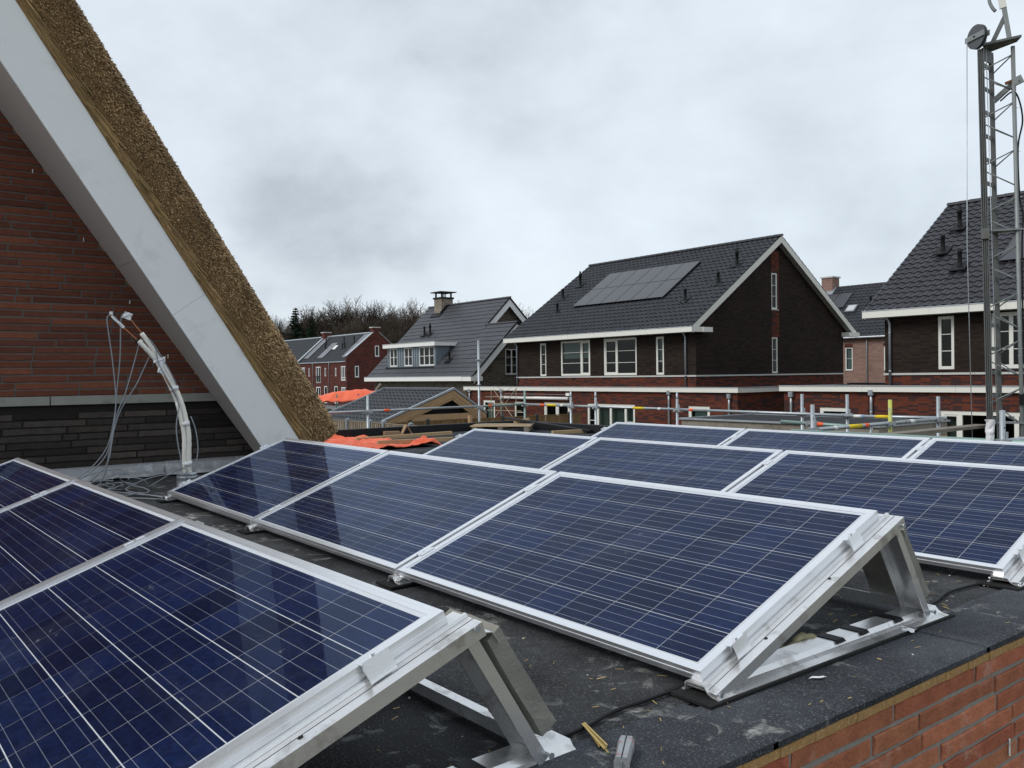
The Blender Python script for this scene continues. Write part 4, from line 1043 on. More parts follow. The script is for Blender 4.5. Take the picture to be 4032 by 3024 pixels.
MB().box(-33.2, -14.8, 27.6, 27.7, GZ, .0).build('inner_wall', pm('inner_wall', (.03, .03, .03), .9), EX)
MB().tube([(-16.6, 27.5, .14), (-15.0, 27.0, .19), (-14.9, 31, .24)], .02, 6).build('lightning_strip', BLACK, EX)

# ---- dark brick house on the right (H3)
fop3 = [(-7.41, -6.88, .845, 2.59), (-5.73, -3.4, .845, 2.60)]
H3, Tf3, Tg3 = dark_house('brick_house', 'dark brick house at the right edge behind the lattice mast', -9.25, 1.5, 26.8, 38.2, (26.36, 2.90), (32.5, 7.24), .50, TILE3, [], fop3, (-5, 32, GZ), capn=300)
window(H3, Tf3, *fop3[0], bars=(.345, .66), fw=.10, sill=False)
window(H3, Tf3, *fop3[1], mull=(-5.15,), bars=(.345, .66), fw=.12, sill=False)
vent(H3, (-8.47, 30.69, 6.05), .62, True); vent(H3, (-8.41, 29.27, 5.05), .6); vent(H3, (-7.34, 28.23, 4.3), .6)
downpipe(H3, -9.03, 26.8, .3, 2.72, bend=1)
k3 = (7.24-2.90)/(32.5-26.36); S3 = math.hypot(1, k3); sd3 = Vector((0, 1/S3, k3/S3)); n3 = Vector((0, -k3/S3, 1/S3))
R3 = Matrix(((1, sd3.x, n3.x, 0), (0, sd3.y, n3.y, 0), (0, sd3.z, n3.z, 0), (0, 0, 0, 1)))
for j in range(2):
    for i in range(3):
        t_ = thing('roof_solar_panel', '%s black panel from the left, %s row, on the right-hand house roof' % (ordn[i], ('lower', 'upper')[j]), 'solar panel', (0, 0, 0), 'black solar panels on the right-hand house')
        t_.matrix_world = Matrix.Translation(Vector((-6.15, 26.36, 2.90))+sd3*(2.42+j*(ph_+.015))+Vector((i*(pw_+.015), 0, 0))) @ R3
        link(pg, 'module_glass', Matrix(), t_); link(pf, 'module_frame', Matrix(), t_)
EX3 = thing('brick_extension', 'flat-roofed red brick extension before the right-hand dark house', 'extension', (-6, 25.5, GZ))
eop3 = [(-10.22, -9.14, GZ+.1, -.39), (-6.14, -3.0, GZ+.1, -.40)]
Te3 = plane_y(24.3)
m = MB(); wall_open(m, Te3, [(-11.61, GZ), (1.5, GZ), (1.5, .17), (-11.61, .17)], eop3)
m.poly([(-11.61, 31.0, GZ), (-11.61, 24.3, GZ), (-11.61, 24.3, .17), (-11.61, 31.0, .17)]); m.build('wall', BK_RED, EX3)
MB().box(-8.45, -8.44, 24.294, 24.31, GZ, .16).build('movement_joint', BLACK, EX3)
MB().box(-11.6, 1.5, 24.4, 26.74, .17, .235).build('roof_felt', FELTF, EX3); MB().box(-11.6, -9.3, 26.742, 31.0, .17, .235).build('roof_felt', FELTF, EX3)
xs = [-11.73, -8.6, -5.62, -2.5, 1.5]
for a, b in zip(xs[:-1], xs[1:]): MB().box(a, b-.006, 24.18, 24.32, .150, .325).build('fascia_board', CREAM, EX3)
MB().box(-11.75, 1.5, 24.16, 24.36, .326, .352).build('roof_trim', ZINC, EX3)
window(EX3, Te3, *eop3[0], fw=.13, sill=False, name='door')
fo = window(EX3, Te3, *eop3[1], mull=(-5.56, -4.0), fw=.12, sill=False, name='patio_door', sash=(0,)); curtain(fo, Te3, -6.05, -5.65, GZ+.15, -.5)
for x, z in ((-11.28, .0), (-8.31, .09)): downpipe(EX3, x, 24.3, GZ, z, hopper=True)
MB().box(-11.5, 1.4, 26.4, 26.5, GZ, .1).build('inner_wall', pm('inner_wall', (.03, .03, .03), .9), EX3)
MB().tube([(-15.0, 34.0, .26), (-11.5, 30.9, .30), (-9.4, 30.0, .36)], .05, 6).build('felt_upstand', BLACK, EX3)

# ---- pale red brick house seen in the gap (H4)
H4 = thing('brick_house', 'pale red brick house with chimney seen in the gap between dark houses', 'house', (-26, 56, GZ))
op4 = [(-26.12, -25.57, .89, 2.43), (-23.35, -22.8, .89, 2.43)]
m = MB(); wall_open(m, plane_y(52.2), [(-33, GZ), (-20, GZ), (-20, 3.1), (-33, 3.1)], op4); m.poly([(-20, 52.2, GZ), (-20, 60.8, GZ), (-20, 60.8, 3.1), (-20, 56.5, 6.85), (-20, 52.2, 3.1)])
m.poly([(-33, 60.8, GZ), (-33, 52.2, GZ), (-33, 52.2, 3.1), (-33, 56.5, 6.85), (-33, 60.8, 3.1)]); m.poly([(-20, 60.8, GZ), (-33, 60.8, GZ), (-33, 60.8, 3.1), (-20, 60.8, 3.1)]); m.build('wall', BK_PALE, H4)
for o_ in op4:
    window(H4, plane_y(52.2), *o_, bars=(.5,), fw=.07, mat=WHITE, blind=(1.0, (.55, .58, .58)))
    m = MB(); tb(m, plane_y(52.2), o_[0]-.02, o_[1]+.02, -.01, .006, o_[3], o_[3]+.22); m.build('soldier_course', BK_ROW, H4)
tile_roof(H4, -33, -20, 51.9, 3.12, 56.45, 6.98, .36, .32, TILE, cap=300)
slope_slab(H4, -33, -20, 51.95, 3.14, 56.5, 7.0); slope_slab(H4, -33, -20, 61.05, 3.14, 56.5, 7.0); ridge(H4, -29.4, -20, 56.5, 7.02, TILE)
MB().tube([(-33, 51.86, 3.08), (-20, 51.86, 3.08)], .07, 8).build('gutter', ZINC, H4)
downpipe(H4, -24.5, 52.2, GZ, 3.0)
ch = MB().box(-30.35, -29.45, 56.1, 57.0, 6.0, 7.78).build('chimney', BK_PALE, H4); MB().box(-30.43, -29.37, 56.02, 57.08, 7.78, 7.88).build('chimney_cap', BAND, ch)
MB().extr([(-30.5, 55.6, 6.28), (-29.3, 55.6, 6.28), (-29.3, 56.5, 7.04), (-30.5, 56.5, 7.04)], (0, -.03, .07)).build('lead_flashing', ZINC, ch)
k4 = (6.98-3.12)/(56.45-51.9); S4 = math.hypot(1, k4); sd4 = Vector((0, 1/S4, k4/S4)); n4 = Vector((0, -k4/S4, 1/S4))
R4 = Matrix(((1, sd4.x, n4.x, 0), (0, sd4.y, n4.y, 0), (0, sd4.z, n4.z, 0), (0, 0, 0, 1)))
for i in range(2):
    t_ = thing('roof_solar_panel', '%s black panel on the pale brick house roof seen in the gap' % ('left', 'right')[i], 'solar panel', (0, 0, 0), 'black solar panels on the pale brick house')
    t_.matrix_world = Matrix.Translation(Vector((-29.75+1.1*i, 51.9, 3.12))+sd4*3.35) @ R4; link(pg, 'module_glass', Matrix(), t_); link(pf, 'module_frame', Matrix(), t_)
m = MB(); b0 = Vector((-27.2, 51.9, 3.12))+sd4*2.75
sk = MB().obox(b0+Vector((.36, 0, 0))+sd4*.38+n4*.10, (.36, 0, 0), sd4*.38, n4*.06).build('roof_window', pm('roof_window_frame', (.24, .25, .26), .4, .4), H4)
MB().obox(b0+Vector((.36, 0, 0))+sd4*.38+n4*.165, (.28, 0, 0), sd4*.30, n4*.004).build('pane', pm('skylight_pane', (.45, .47, .48), .15, 0, .05), sk)
vent(H4, (-25.67, 54.72, 5.5), .55)

# ---- taupe brick house with dormer (H1)
H1 = thing('dormer_house', 'taupe brick house with large flat-tiled grey roof, zinc dormer and chimney', 'house', (-43, 32, GZ))
k1 = .97; ze1, ye1 = .80, 28.0
zt1 = lambda y: ze1+k1*(y-ye1)
gop1 = [(30.84, 31.82, .89, 2.49)]
m = MB(); wall_open(m, plane_y(28.42), [(-48.9, GZ), (-36.4, GZ), (-36.4, .95), (-48.9, .95)], [])
yr1 = 31.48; zr1 = zt1(yr1)
wall_open(m, plane_x(-36.4), [(28.42, GZ), (34.54, GZ), (34.54, zt1(28.42)-.15), (yr1, zr1-.15), (28.42, zt1(28.42)-.15)], gop1)
m.poly([(-39.6, 28.5, GZ), (-39.6, 38.3, GZ), (-39.6, 38.3, zt1(28.5)-.15), (-39.6, 33.4, zt1(33.4)-.15), (-39.6, 28.5, zt1(28.5)-.15)])
m.poly([(-48.9, 38.3, GZ), (-48.9, 28.42, GZ), (-48.9, 28.42, .95), (-48.9, 33.4, zt1(33.4)-.15), (-48.9, 38.3, .95)]); m.poly([(-39.6, 38.3, GZ), (-48.9, 38.3, GZ), (-48.9, 38.3, .95), (-39.6, 38.3, .95)])
m.poly([(-36.4, 34.54, GZ), (-39.6, 34.54, GZ), (-39.6, 34.54, 1.2), (-36.4, 34.54, 1.2)]); m.build('wall', BK_TAUPE, H1)
s_of = lambda z: (z-ze1)/k1*math.hypot(1, k1)
dsk = (-47.5, -41.15, s_of(1.47), s_of(3.05))
tile_roof(H1, -49.3, -39.2, ye1, ze1, 33.38, zt1(33.38), .39, .333, FTILE, flat_=True, skip=[dsk], cap=200, stag=False)
tile_roof(H1, -39.2, -36.0, ye1, ze1, yr1-.02, zt1(yr1-.02), .39, .333, FTILE, flat_=True, cap=100)
slope_slab(H1, -49.28, -39.22, ye1+.03, zt1(ye1+.03), 33.4, zt1(33.4), .14); slope_slab(H1, -49.28, -39.22, 38.8, ze1, 33.4, zt1(33.4), .14, FTILE)
slope_slab(H1, -39.2, -36.02, ye1+.03, zt1(ye1+.03), yr1, zr1, .14); slope_slab(H1, -39.2, -36.02, 34.96, ze1, yr1, zr1, .14, FTILE)
ridge(H1, -49.3, -39.15, 33.4, zt1(33.4)+.02, FTILE, .42, .10); ridge(H1, -39.3, -35.95, yr1, zr1+.02, FTILE, .42, .08)
for x, yr_, zr_, yb_ in ((-36.03, yr1, zr1, 34.96), (-39.23, 33.4, zt1(33.4), 38.8)):
    y0_ = ye1+.15 if x > -37 else 31.3
    verge(H1, x+.03, y0_, zt1(y0_), yr_, zr_, .09, .05, BLACK, up=.04, name='verge_tile'); verge(H1, x, y0_, zt1(y0_), yr_, zr_, .36, .03, WHITE, up=-.06)
    verge(H1, x+.03, yb_, ze1, yr_, zr_, .09, .05, BLACK, up=.04, name='verge_tile'); verge(H1, x, yb_, ze1, yr_, zr_, .36, .03, WHITE, up=-.06)
    sl = MB(); S_ = math.hypot(1, k1)
    for sg in (1, -1):
        yl = y0_+.3 if sg > 0 else yb_-.3
        n_ = Vector((0, -sg*k1/S_, 1/S_)); a, b = Vector((x-.37, yl, zr_-k1*abs(yl-yr_))), Vector((x-.37, yr_, zr_)); dn = Vector((0, 0, 1/n_.z)); sl.extr([a-dn*.16, b-dn*.16, b-dn*.19, a-dn*.19], (.37, 0, 0))
    sl.build('verge_soffit', pm('soffit_grey', (.34, .33, .30), .7), H1)
MB().box(-49.4, -36.9, 27.85, 28.42, .52, .80).build('eaves_board', WHITE, H1); MB().box(-36.894, -35.95, 27.87, 28.75, .515, .79).build('eaves_return', WHITE, H1)
MB().box(-49.42, -35.93, 27.83, 28.05, .802, .83).build('gutter', ZINC, H1)
window(H1, plane_x(-36.4), *gop1[0], mull=(31.36,), bars=(.36, .68), fw=.07, mat=WHITE, sillmat=ZINC)
# dormer
DX0, DX1, DY = -47.5, -41.15, 28.74
ZD = pm('zinc_cladding', (.20, .235, .265), .45, .4, .12, 2)
Td = plane_y(DY)
wops = [(-47.22, -46.17, 1.55, 2.83), (-45.24, -44.14, 1.55, 2.83), (-43.28, -41.37, 1.55, 2.83)]
m = MB(); wall_open(m, Td, [(DX0, 1.40), (DX1, 1.40), (DX1, 2.9), (DX0, 2.9)], wops, .08)
yb_d = 28+ (2.9-ze1)/k1
for x in (DX0, DX1): m.poly([(x, DY, 1.45), (x, yb_d, 2.9), (x, DY, 2.9)])
dm = m.build('dormer', ZD, H1)
for x in (-47.36, -46.0, -45.7, -45.4, -43.98, -43.7, -43.42, -41.25): MB().box(x-.012, x+.012, DY-.03, DY+.005, 1.46, 2.84).build('standing_seam', ZD, dm)
for y in (29.25, 29.75): MB().box(DX1-.005, DX1+.025, y-.012, y+.012, zt1(y)+.04, 2.84).build('standing_seam', ZD, dm)
for o_, ml in zip(wops, ((-46.70,), (-44.69,), (-42.64, -42.0))): window(dm, Td, *o_, mull=ml, bars=(.5,), fw=.075, mat=WHITE, sill=False, name='dormer_window', bw=.03)
MB().box(DX0-.22, DX1+.28, DY-.28, 30.25, 2.84, 3.10).build('dormer_fascia', WHITE, dm); MB().box(DX0-.25, DX1+.31, DY-.31, 30.28, 3.102, 3.13).build('dormer_trim', BAND, dm)
MB().box(DX0, DX1, DY-.18, DY+.02, 1.34, 1.46).build('lead_apron', BLACK, dm)
ch = MB().box(-47.55, -46.55, 32.75, 33.75, 5.0, 6.52).build('chimney', brickmat('chimney_brick', (.30, .25, .19), (.24, .20, .16), (.2, .18, .15), (.13, .11, .09), .2), H1)
MB().box(-47.62, -46.48, 32.68, 33.82, 6.522, 6.64).build('chimney_head', BLACK, ch)
for x in (-47.45, -46.65):
    for y in (32.85, 33.65): MB().box(x-.05, x+.05, y-.05, y+.05, 6.642, 6.98).build('cowl_post', BLACK, ch)
MB().lathe((-47.05, 33.25, 6.642), [(.13, 0), (.13, .26), (.09, .27)], 12).build('flue', ALU2, ch)
MB().extr([(-47.75, 32.55, 6.98), (-46.35, 32.55, 6.98), (-46.35, 33.95, 6.98), (-47.75, 33.95, 6.98)], (0, 0, .06)).build('cowl_plate', BLACK, ch)
cp = MB(); cp.v = [(-47.78, 32.52, 7.042), (-46.32, 32.52, 7.042), (-46.32, 33.98, 7.042), (-47.78, 33.98, 7.042), (-47.05, 33.25, 7.12)]; cp.f = [(0, 1, 4), (1, 2, 4), (2, 3, 4), (3, 0, 4)]; cp.build('cowl_plate', BLACK, ch)
for i in range(4): MB().box(-46.548, -46.50, 32.62+.16*i, 32.80+.16*i, zt1(32.5+.16*i)-.1, zt1(32.72+.16*i)+.22).build('step_flashing', BLACK, ch)
MB().extr([(-47.75, 32.45, zt1(32.45)+.04), (-46.4, 32.45, zt1(32.45)+.04), (-46.4, 32.78, zt1(32.78)+.04), (-47.75, 32.78, zt1(32.78)+.04)], (0, -.02, .03)).build('lead_flashing', BLACK, ch)
vent(H1, (-45.57, 31.11, 3.82), .6, True); vent(H1, (-46.28, 31.08, 3.8), .62); vent(H1, (-40.03, 29.05, 1.82), .6)
MB().box(-43.86, -42.72, 28.36, 28.42, .03, .09).build('wall_lamp_bar', WHITE, H1)
MB().box(-48.8, -36.6, 30.4, 30.5, GZ, 3.0).build('inner_wall', pm('inner_wall', (.03, .03, .03), .9), H1)

# ---- far red brick row house
RH = thing('row_house', 'distant red brick row house with two chimneys and grey solar strips', 'house', (-106, 55, GZ))
Yr_, Xr_ = 51.1, -97.9
kr = 3.9/4.41; zr_ = lambda y: 3.0+kr*(y-Yr_) if y <= 55.51 else 3.0+kr*(2*55.51-Yr_-y)
opr = [(-107.68, -106.11, .10, 2.40), (-99.83, -98.27, .41, 2.37), (-101.6, -101.18, 1.03, 2.16), (-104.83, -104.4, 1.03, 2.2), (-110.16, -109.75, 1.03, 2.2), (-112.6, -111.4, .41, 2.37),
       (-107.7, -106.2, -2.4, -.45), (-105.09, -104.1, GZ+.1, -.34), (-101.9, -100.9, GZ+.1, -.34), (-99.8, -98.3, -2.4, -.47)]
opg = [(55.29, 55.94, 3.64, 5.14), (52.21, 52.83, .85, 2.38)]
m = MB(); wall_open(m, plane_y(Yr_), [(-130, GZ), (Xr_, GZ), (Xr_, 3.0), (-130, 3.0)], opr)
wall_open(m, plane_x(Xr_), [(Yr_-.1, GZ), (59.95, GZ), (59.95, 3.65), (55.9, 6.95), (55.1, 6.95), (Yr_-.1, 3.65)], opg)
m.poly([(Xr_-.35, Yr_-.1, GZ), (Xr_, Yr_-.1, GZ), (Xr_, Yr_-.1, 3.65), (Xr_-.35, Yr_-.1, 3.65)])
m.poly([(Xr_-.35, Yr_-.1, 2.5), (Xr_-.35, Yr_-.1, 3.65), (Xr_-.35, 55.1, 6.95), (Xr_-.35, 55.9, 6.95), (Xr_-.35, 59.95, 3.65), (Xr_-.35, 59.95, 2.5)]); m.build('wall', BK_ROW, RH)
m = MB()
for a, b in (((Yr_-.15, 3.66), (55.1, 6.96)), ((59.99, 3.66), (55.9, 6.96))): m.extr([(Xr_-.42, a[0], a[1]), (Xr_-.42, b[0], b[1]), (Xr_-.42, b[0], b[1]+.07), (Xr_-.42, a[0], a[1]+.07)], (.5, 0, 0))
m.build('coping', pm('coping', (.42, .46, .49), .5, .2), RH)
m = MB()
for xg in (-113.6,): m.extr([(xg-.2, Yr_-.1, 3.2), (xg-.2, 55.5, 7.1), (xg-.2, 55.5, 7.2), (xg-.2, Yr_-.1, 3.32)], (.45, 0, 0))
m.build('party_coping', pm('coping', (.42, .46, .49), .5, .2), RH)
rt = MB(); S_ = math.hypot(4.41, 3.9); nr = round(S_/.37)
for i in range(nr):
    f0, f1 = i/nr, (i+1.08)/nr; a = (51.0+4.51*f0, 2.95+3.95*f0); b = (51.0+4.51*f1, 2.95+3.95*f1)
    rt.extr([(-130, a[0], a[1]), (-130, a[0], a[1]+.05), (-130, b[0], b[1]+.012), (-130, b[0], b[1]-.01)], (130+Xr_-.4, 0, 0))
TILER = pm('far_slate_tile', (.030, .032, .036), .75, 0, .12, 2, spec=.2)
rt.build('tile_courses', TILER, RH, kind='stuff'); slope_slab(RH, -130, Xr_-.4, 60.0, 2.95, 55.51, 6.9, .1, TILER)
MB().tube([(-130, 55.51, 6.95), (Xr_-.4, 55.51, 6.95)], .12, 8).build('ridge', ZINC, RH)
MB().box(-130, Xr_-.36, Yr_-.16, Yr_, 2.9, 3.03).build('gutter', ZINC, RH)
TR = plane_y(Yr_)
for i, o_ in enumerate(opr):
    w_ = o_[1]-o_[0]
    fo = window(RH, TR, *o_, mull=() if w_ < 1.1 else ((o_[0]+w_*.5,) if i in (0, 6) else (o_[0]+w_/3, o_[0]+2*w_/3)), bars=(.2,) if i in (1, 5) else (), fw=.13 if w_ > .6 else .10, mat=WHITE, sill=False, bw=.08)
    if i == 0:
        b_ = MB()
        tb(b_, TR, o_[0], o_[1], .05, .09, 1.02, 1.08)
        for q in range(9): tb(b_, TR, o_[0]+w_*q/8.-.015, o_[0]+w_*q/8.+.015, .055, .08, .12, 1.02)
        b_.build('balustrade', BLACK, fo)
for o_ in opg: window(RH, plane_x(Xr_), *o_, fw=.13, mat=WHITE)
for x in (-108.6, -103.35): downpipe(RH, x, Yr_, GZ, 2.9)
for x0_, y0_ in ((-113.6, 55.0), (-98.35, 55.0)):
    c_ = MB().box(x0_-.3, x0_+.75 if x0_ < -100 else x0_+.48, y0_, y0_+1.04, 6.2, 7.55).build('chimney', BK_ROW, RH)
    MB().box(x0_-.4, x0_+.85 if x0_ < -100 else x0_+.55, y0_-.1, y0_+1.14, 7.552, 7.68).build('chimney_cap', BAND, c_)
PVG = pm('grey_module', (.115, .11, .125), .3, 0, .06, .5)
for x0_, x1_, f0, f1 in ((-113.2, -111.5, .14, .93), (-108.4, -106.6, .13, .68), (-100.6, -98.9, .12, .93)):
    a, b = (51.1+4.41*f0, 3.0+3.9*f0+.12), (51.1+4.41*f1, 3.0+3.9*f1+.12)
    m = MB(); m.extr([(x0_, a[0], a[1]), (x0_, b[0], b[1]), (x0_, b[0], b[1]+.06), (x0_, a[0], a[1]+.06)], (x1_-x0_, 0, 0))
    topmesh(m, 'roof_solar_strip', PVG, 'grey solar strip %s on the distant row house roof' % {-113.2: 'nearest the left chimney', -108.4: 'in the middle', -100.6: 'beside the right gable'}[x0_], 'solar panel', 'solar strips on the distant row house')
for p in ((-110.37, 54.06, 5.62), (-104.59, 54.05, 5.61), (-101.51, 54.03, 5.59)): vent(RH, p, .9, True)
for p in ((-109.19, 53.33, 4.97), (-103.74, 53.35, 4.99), (-102.94, 53.32, 4.96)): vent(RH, p, .7)
a = (53.1, 4.77+.12); m = MB(); m.extr([(-106.2, 53.0, 4.80), (-105.4, 53.0, 4.80), (-105.4, 53.6, 5.33), (-106.2, 53.6, 5.33)], (0, -.06, .10)); m.build('roof_window', WHITE, RH)
MB().box(-129, Xr_-.5, 54, 54.1, GZ, 3).build('inner_wall', pm('inner_wall', (.03, .03, .03), .9), RH)
# ================================================================== BETWEEN: garage, fences, shed, neighbour roof
RAWWOOD = pm('raw_larch', (.40, .265, .145), .8, 0, .2, 4, .1, 40, rnd=.1)
WEATH = pm('weathered_board', (.225, .20, .165), .85, 0, .28, 5, .15, 30, rnd=.14, stain=((.12, .105, .09), 4, .55, .6))
FBROWN = pm('brown_fence_board', (.200, .125, .060), .85, 0, .25, 5, .1, 30, rnd=.2)
FGREY = pm('grey_fence_board', (.235, .195, .145), .85, 0, .25, 5, .1, 30, rnd=.2)
TILEG = pm('gloss_slate_tile', (.020, .022, .026), .38, 0, .15, 5, .08, 50, rnd=.12, spec=.6)
GA = thing('garage', 'tiled garden garage with raw timber gable and shiny dark tiles', 'garage', (-23.5, 15.8, GZ))
gx0, gx1 = -26.2, -20.95
(ay, az), (ly, lz), (ry, rz_) = (16.55, .28), (13.42, -.86), (18.08, -.70)
tile_roof(GA, gx0, gx1-.02, ly, lz-.03, ay-.03, az-.04, .335, .30, TILEG, cap=300)
slope_slab(GA, gx0, gx1-.04, ly+.04, lz-.08, ay, az-.09, .10); slope_slab(GA, gx0, gx1-.04, ry, rz_, ay, az, .10, TILEG)
ridge(GA, gx0, gx1-.1, ay, az+.03, TILEG, .40, .10)
m = MB(); m.box(gx0+.2, gx1-.35, ly+.4, ry-.15, GZ, -1.0); m.extr([(gx0+.2, ly+.4, -1.0), (gx0+.2, ry-.15, -1.0), (gx0+.2, ay, az-.34)], (gx1-gx0-.55, 0, 0)); m.build('boarded_wall', pm('black_boards', (.016, .017, .019), .7, 0, .2, 3), GA)
for i in range(5): MB().box(gx1-.345, gx1-.335, ay-(az-.30-(-.63+.16*i))*(ay-ly)/(az-lz), ay+(az-.30-(-.63+.16*i))*(ry-ay)/(az-rz_), -.78+.16*i, -.635+.16*i).build('cladding_board', pm('black_boards', (.016, .017, .019), .7, 0, .2, 3), GA)
for (y, z), sg in (((ly, lz), 1), ((ry, rz_), -1)):
    a, b = Vector((gx1, y, z)), Vector((gx1, ay, az)); d = (b-a).normalized(); n_ = Vector((0, -d.z, d.y)); n_ = n_ if n_.z > 0 else -n_
    for k, (o0, o1, xx) in enumerate(((.0, -.13, .035), (-.132, -.25, .02), (-.252, -.34, .0))):
        dn = Vector((0, 0, 1/n_.z)); X_ = Vector((xx, 0, 0)); m = MB(); m.extr([a+dn*o0+X_, b+dn*o0+X_, b+dn*o1+X_, a+dn*o1+X_], (-.04, 0, 0)); m.build('barge_board', RAWWOOD, GA)
    X_ = Vector((.07, 0, 0)); m = MB(); m.extr([a+dn*.03+X_, b+dn*.03+X_, b+dn*.10+X_, a+dn*.10+X_], (-.11, 0, 0)); m.build('edge_trim', ZINC, GA)
    a, b = Vector((gx0, y, z)), Vector((gx0, ay, az)); m = MB(); m.extr([a+n_*.10, b+n_*.10, b-n_*.08, a-n_*.08], (-.05, 0, 0)); m.build('edge_trim', STEEL, GA)
MB().box(gx1-.12, gx1-.02, 14.7, 17.6, -.83, -.61).build('tie_beam', RAWWOOD, GA); MB().box(gx1-.13, gx1-.03, 15.5, 15.65, -1.4, -.835).build('timber_post', RAWWOOD, GA)
MB().box(gx1-.13, gx1-.03, 17.3, 17.45, GZ, -.835).build('timber_post', RAWWOOD, GA); MB().box(gx1-.13, gx1-.03, 14.3, 14.45, GZ, -.95).build('timber_post', RAWWOOD, GA)

def fence(name, label, along, pos, a, b, top, mat, posts, postmat, bw=.095, gap=.05):
    F = thing(name, label, 'fence', (pos, (a+b)/2, GZ) if along == 'y' else ((a+b)/2, pos, GZ))
    P = (lambda u, d: (pos+d, u)) if along == 'y' else (lambda u, d: (u, pos-d))
    def bx(u0, u1, d0, d1, z0, z1, nm, mt):
        p, q = P(u0, d0), P(u1, d1); MB().box(min(p[0], q[0]), max(p[0], q[0]), min(p[1], q[1]), max(p[1], q[1]), z0, z1).build(nm, mt, F)
    u = a; i = 0
    while u < b:
        z = top+random.uniform(-.012, .012); bx(u, u+bw, .012, .028, GZ+.15, z-.03, 'board', mat); u += bw+gap*.5
        bx(u-gap*.6-.01, u+bw*.4, -.028, -.012, GZ+.15, z-.03, 'board', mat) if i % 2 else None; u += gap*.5; i += 1
    for z0, z1 in ((top-.03, top), (top-1.0, top-.93)): bx(a, b, -.035, .04, z0, z1, 'rail', mat)
    for u in posts:
        bx(u-.055, u+.055, -.055, .065, GZ, top+.03, 'post', postmat)
        p = P(u, 0); c = MB(); r_ = .075; z = top+.032
        c.v = [(p[0]-r_, p[1]-r_, z), (p[0]+r_, p[1]-r_, z), (p[0]+r_, p[1]+r_, z), (p[0]-r_, p[1]+r_, z), (p[0], p[1], z+.07)]; c.f = [(3, 2, 1, 0), (0, 1, 4), (1, 2, 4), (2, 3, 4), (3, 0, 4)]; c.build('post_cap', postmat, F)
    return F
CPOST = pm('blue_grey_post', (.20, .23, .26), .7, 0, .1); DPOST = pm('dark_post', (.05, .05, .055), .7, 0, .1)
fence('garden_fence', 'greyish picket garden fence in front of the timber-gabled garage', 'x', 12.95, -25.3, -17.3, -.78, FGREY, (-24.4, -22.67, -20.89, -19.90, -18.12), CPOST)
fence('garden_fence', 'brown board garden fence running past the raw timber gable', 'y', -20.1, 13.1, 22.3, -.79, FBROWN, (14.85, 18.25, 19.97, 21.70), DPOST, .10, .02)
MB_ = MB().box(-20.0, -19.88, 16.55, 16.67, GZ, -.66); topmesh(MB_, 'timber_post', RAWWOOD, 'short pale timber post standing against the brown fence', 'post')
# espalier on canes before the long extension
ES = thing('espalier_tree', 'bare young espalier tree tied to bamboo canes against the long extension', 'tree', (-28.4, 24.6, GZ))
BAM = pm('bamboo', (.40, .33, .23), .7, 0, .2); BARK = pm('young_bark', (.13, .10, .08), .9)
for p in ([(-29.46, 24.6, GZ), (-29.46, 24.6, .13)], [(-27.36, 24.6, GZ), (-27.36, 24.6, .15)], [(-29.9, 24.58, -.28), (-25.9, 24.58, -.22)], [(-29.7, 24.58, -.62), (-26.9, 24.58, -.60)], [(-29.8, 24.58, -.97), (-26.9, 24.58, -.95)], [(-29.25, 24.57, .14), (-27.6, 24.57, -1.3)], [(-27.25, 24.56, .2), (-29.3, 24.56, -1.5)]): MB().tube(p, .016, 6).build('cane', BAM, ES)
tr = MB().tube([(-28.45, 24.62, GZ), (-28.43, 24.62, -1.0), (-28.47, 24.62, .1)], [.035, .03, .015], 6)
trunk_es = tr.build('trunk', BARK, ES)
br_ = MB()
for k in range(14):
    z = -1.2+.1*k; sg = -1 if k % 2 else 1; l = random.uniform(.5, 1.2)
    br_.tube([(-28.45, 24.62, z), (-28.45+sg*l*.5, 24.6, z+.08), (-28.45+sg*l, 24.58, z+random.uniform(.02, .3))], [.012, .009, .004], 5)
br_.build('branches', BARK, ES)

# weathered shed with flat roof
SH = thing('garden_shed', 'weathered grey plank shed with dark flat roof behind the scaffold', 'shed', (-5.5, 16.4, GZ))
sx0, sx1, sy0, sy1, sz = -8.15, -2.85, 14.95, 17.85, -.32
MB().box(sx0+.03, sx1-.03, sy0+.03, sy1, GZ, sz-.03).build('core', pm('shed_core', (.10, .085, .065), .9), SH)
z = sz-.03; i = 0
while z > GZ+.1:
    h = .142; cutx = [sx0, sx0+1.6+.9*(i % 3), sx1-1.1-.5*(i % 2), sx1]
    for a, b in zip(cutx[:-1], cutx[1:]): MB().box(a, b-.004, sy0+.002*(i % 2), sy0+.028, z-h, z-.005).build('plank', WEATH, SH)
    MB().box(sx1-.028, sx1+.002*(i % 2), sy0+.03, sy1, z-h, z-.005).build('plank', WEATH if i < 2 else RAWWOOD, SH)
    z -= h; i += 1
MB().box(sx0-.05, sx1+.04, sy0-.05, sy0+.02, sz-.028, sz+.012).build('roof_trim', ZINC, SH); MB().box(sx0-.05, sx0+.02, sy0+.022, sy1, sz-.028, sz+.012).build('roof_trim', ZINC, SH)
MB().box(sx1-.02, sx1+.04, sy0+.022, sy1, sz-.028, sz+.012).build('roof_trim', ZINC, SH); MB().box(sx0-.05, sx1+.04, sy1+.002, sy1+.07, sz-.028, sz+.012).build('roof_trim', ZINC, SH)
MB().box(sx0+.022, sx1-.022, sy0+.022, sy1, sz-.027, sz-.012).build('roof_felt', FELTF, SH)

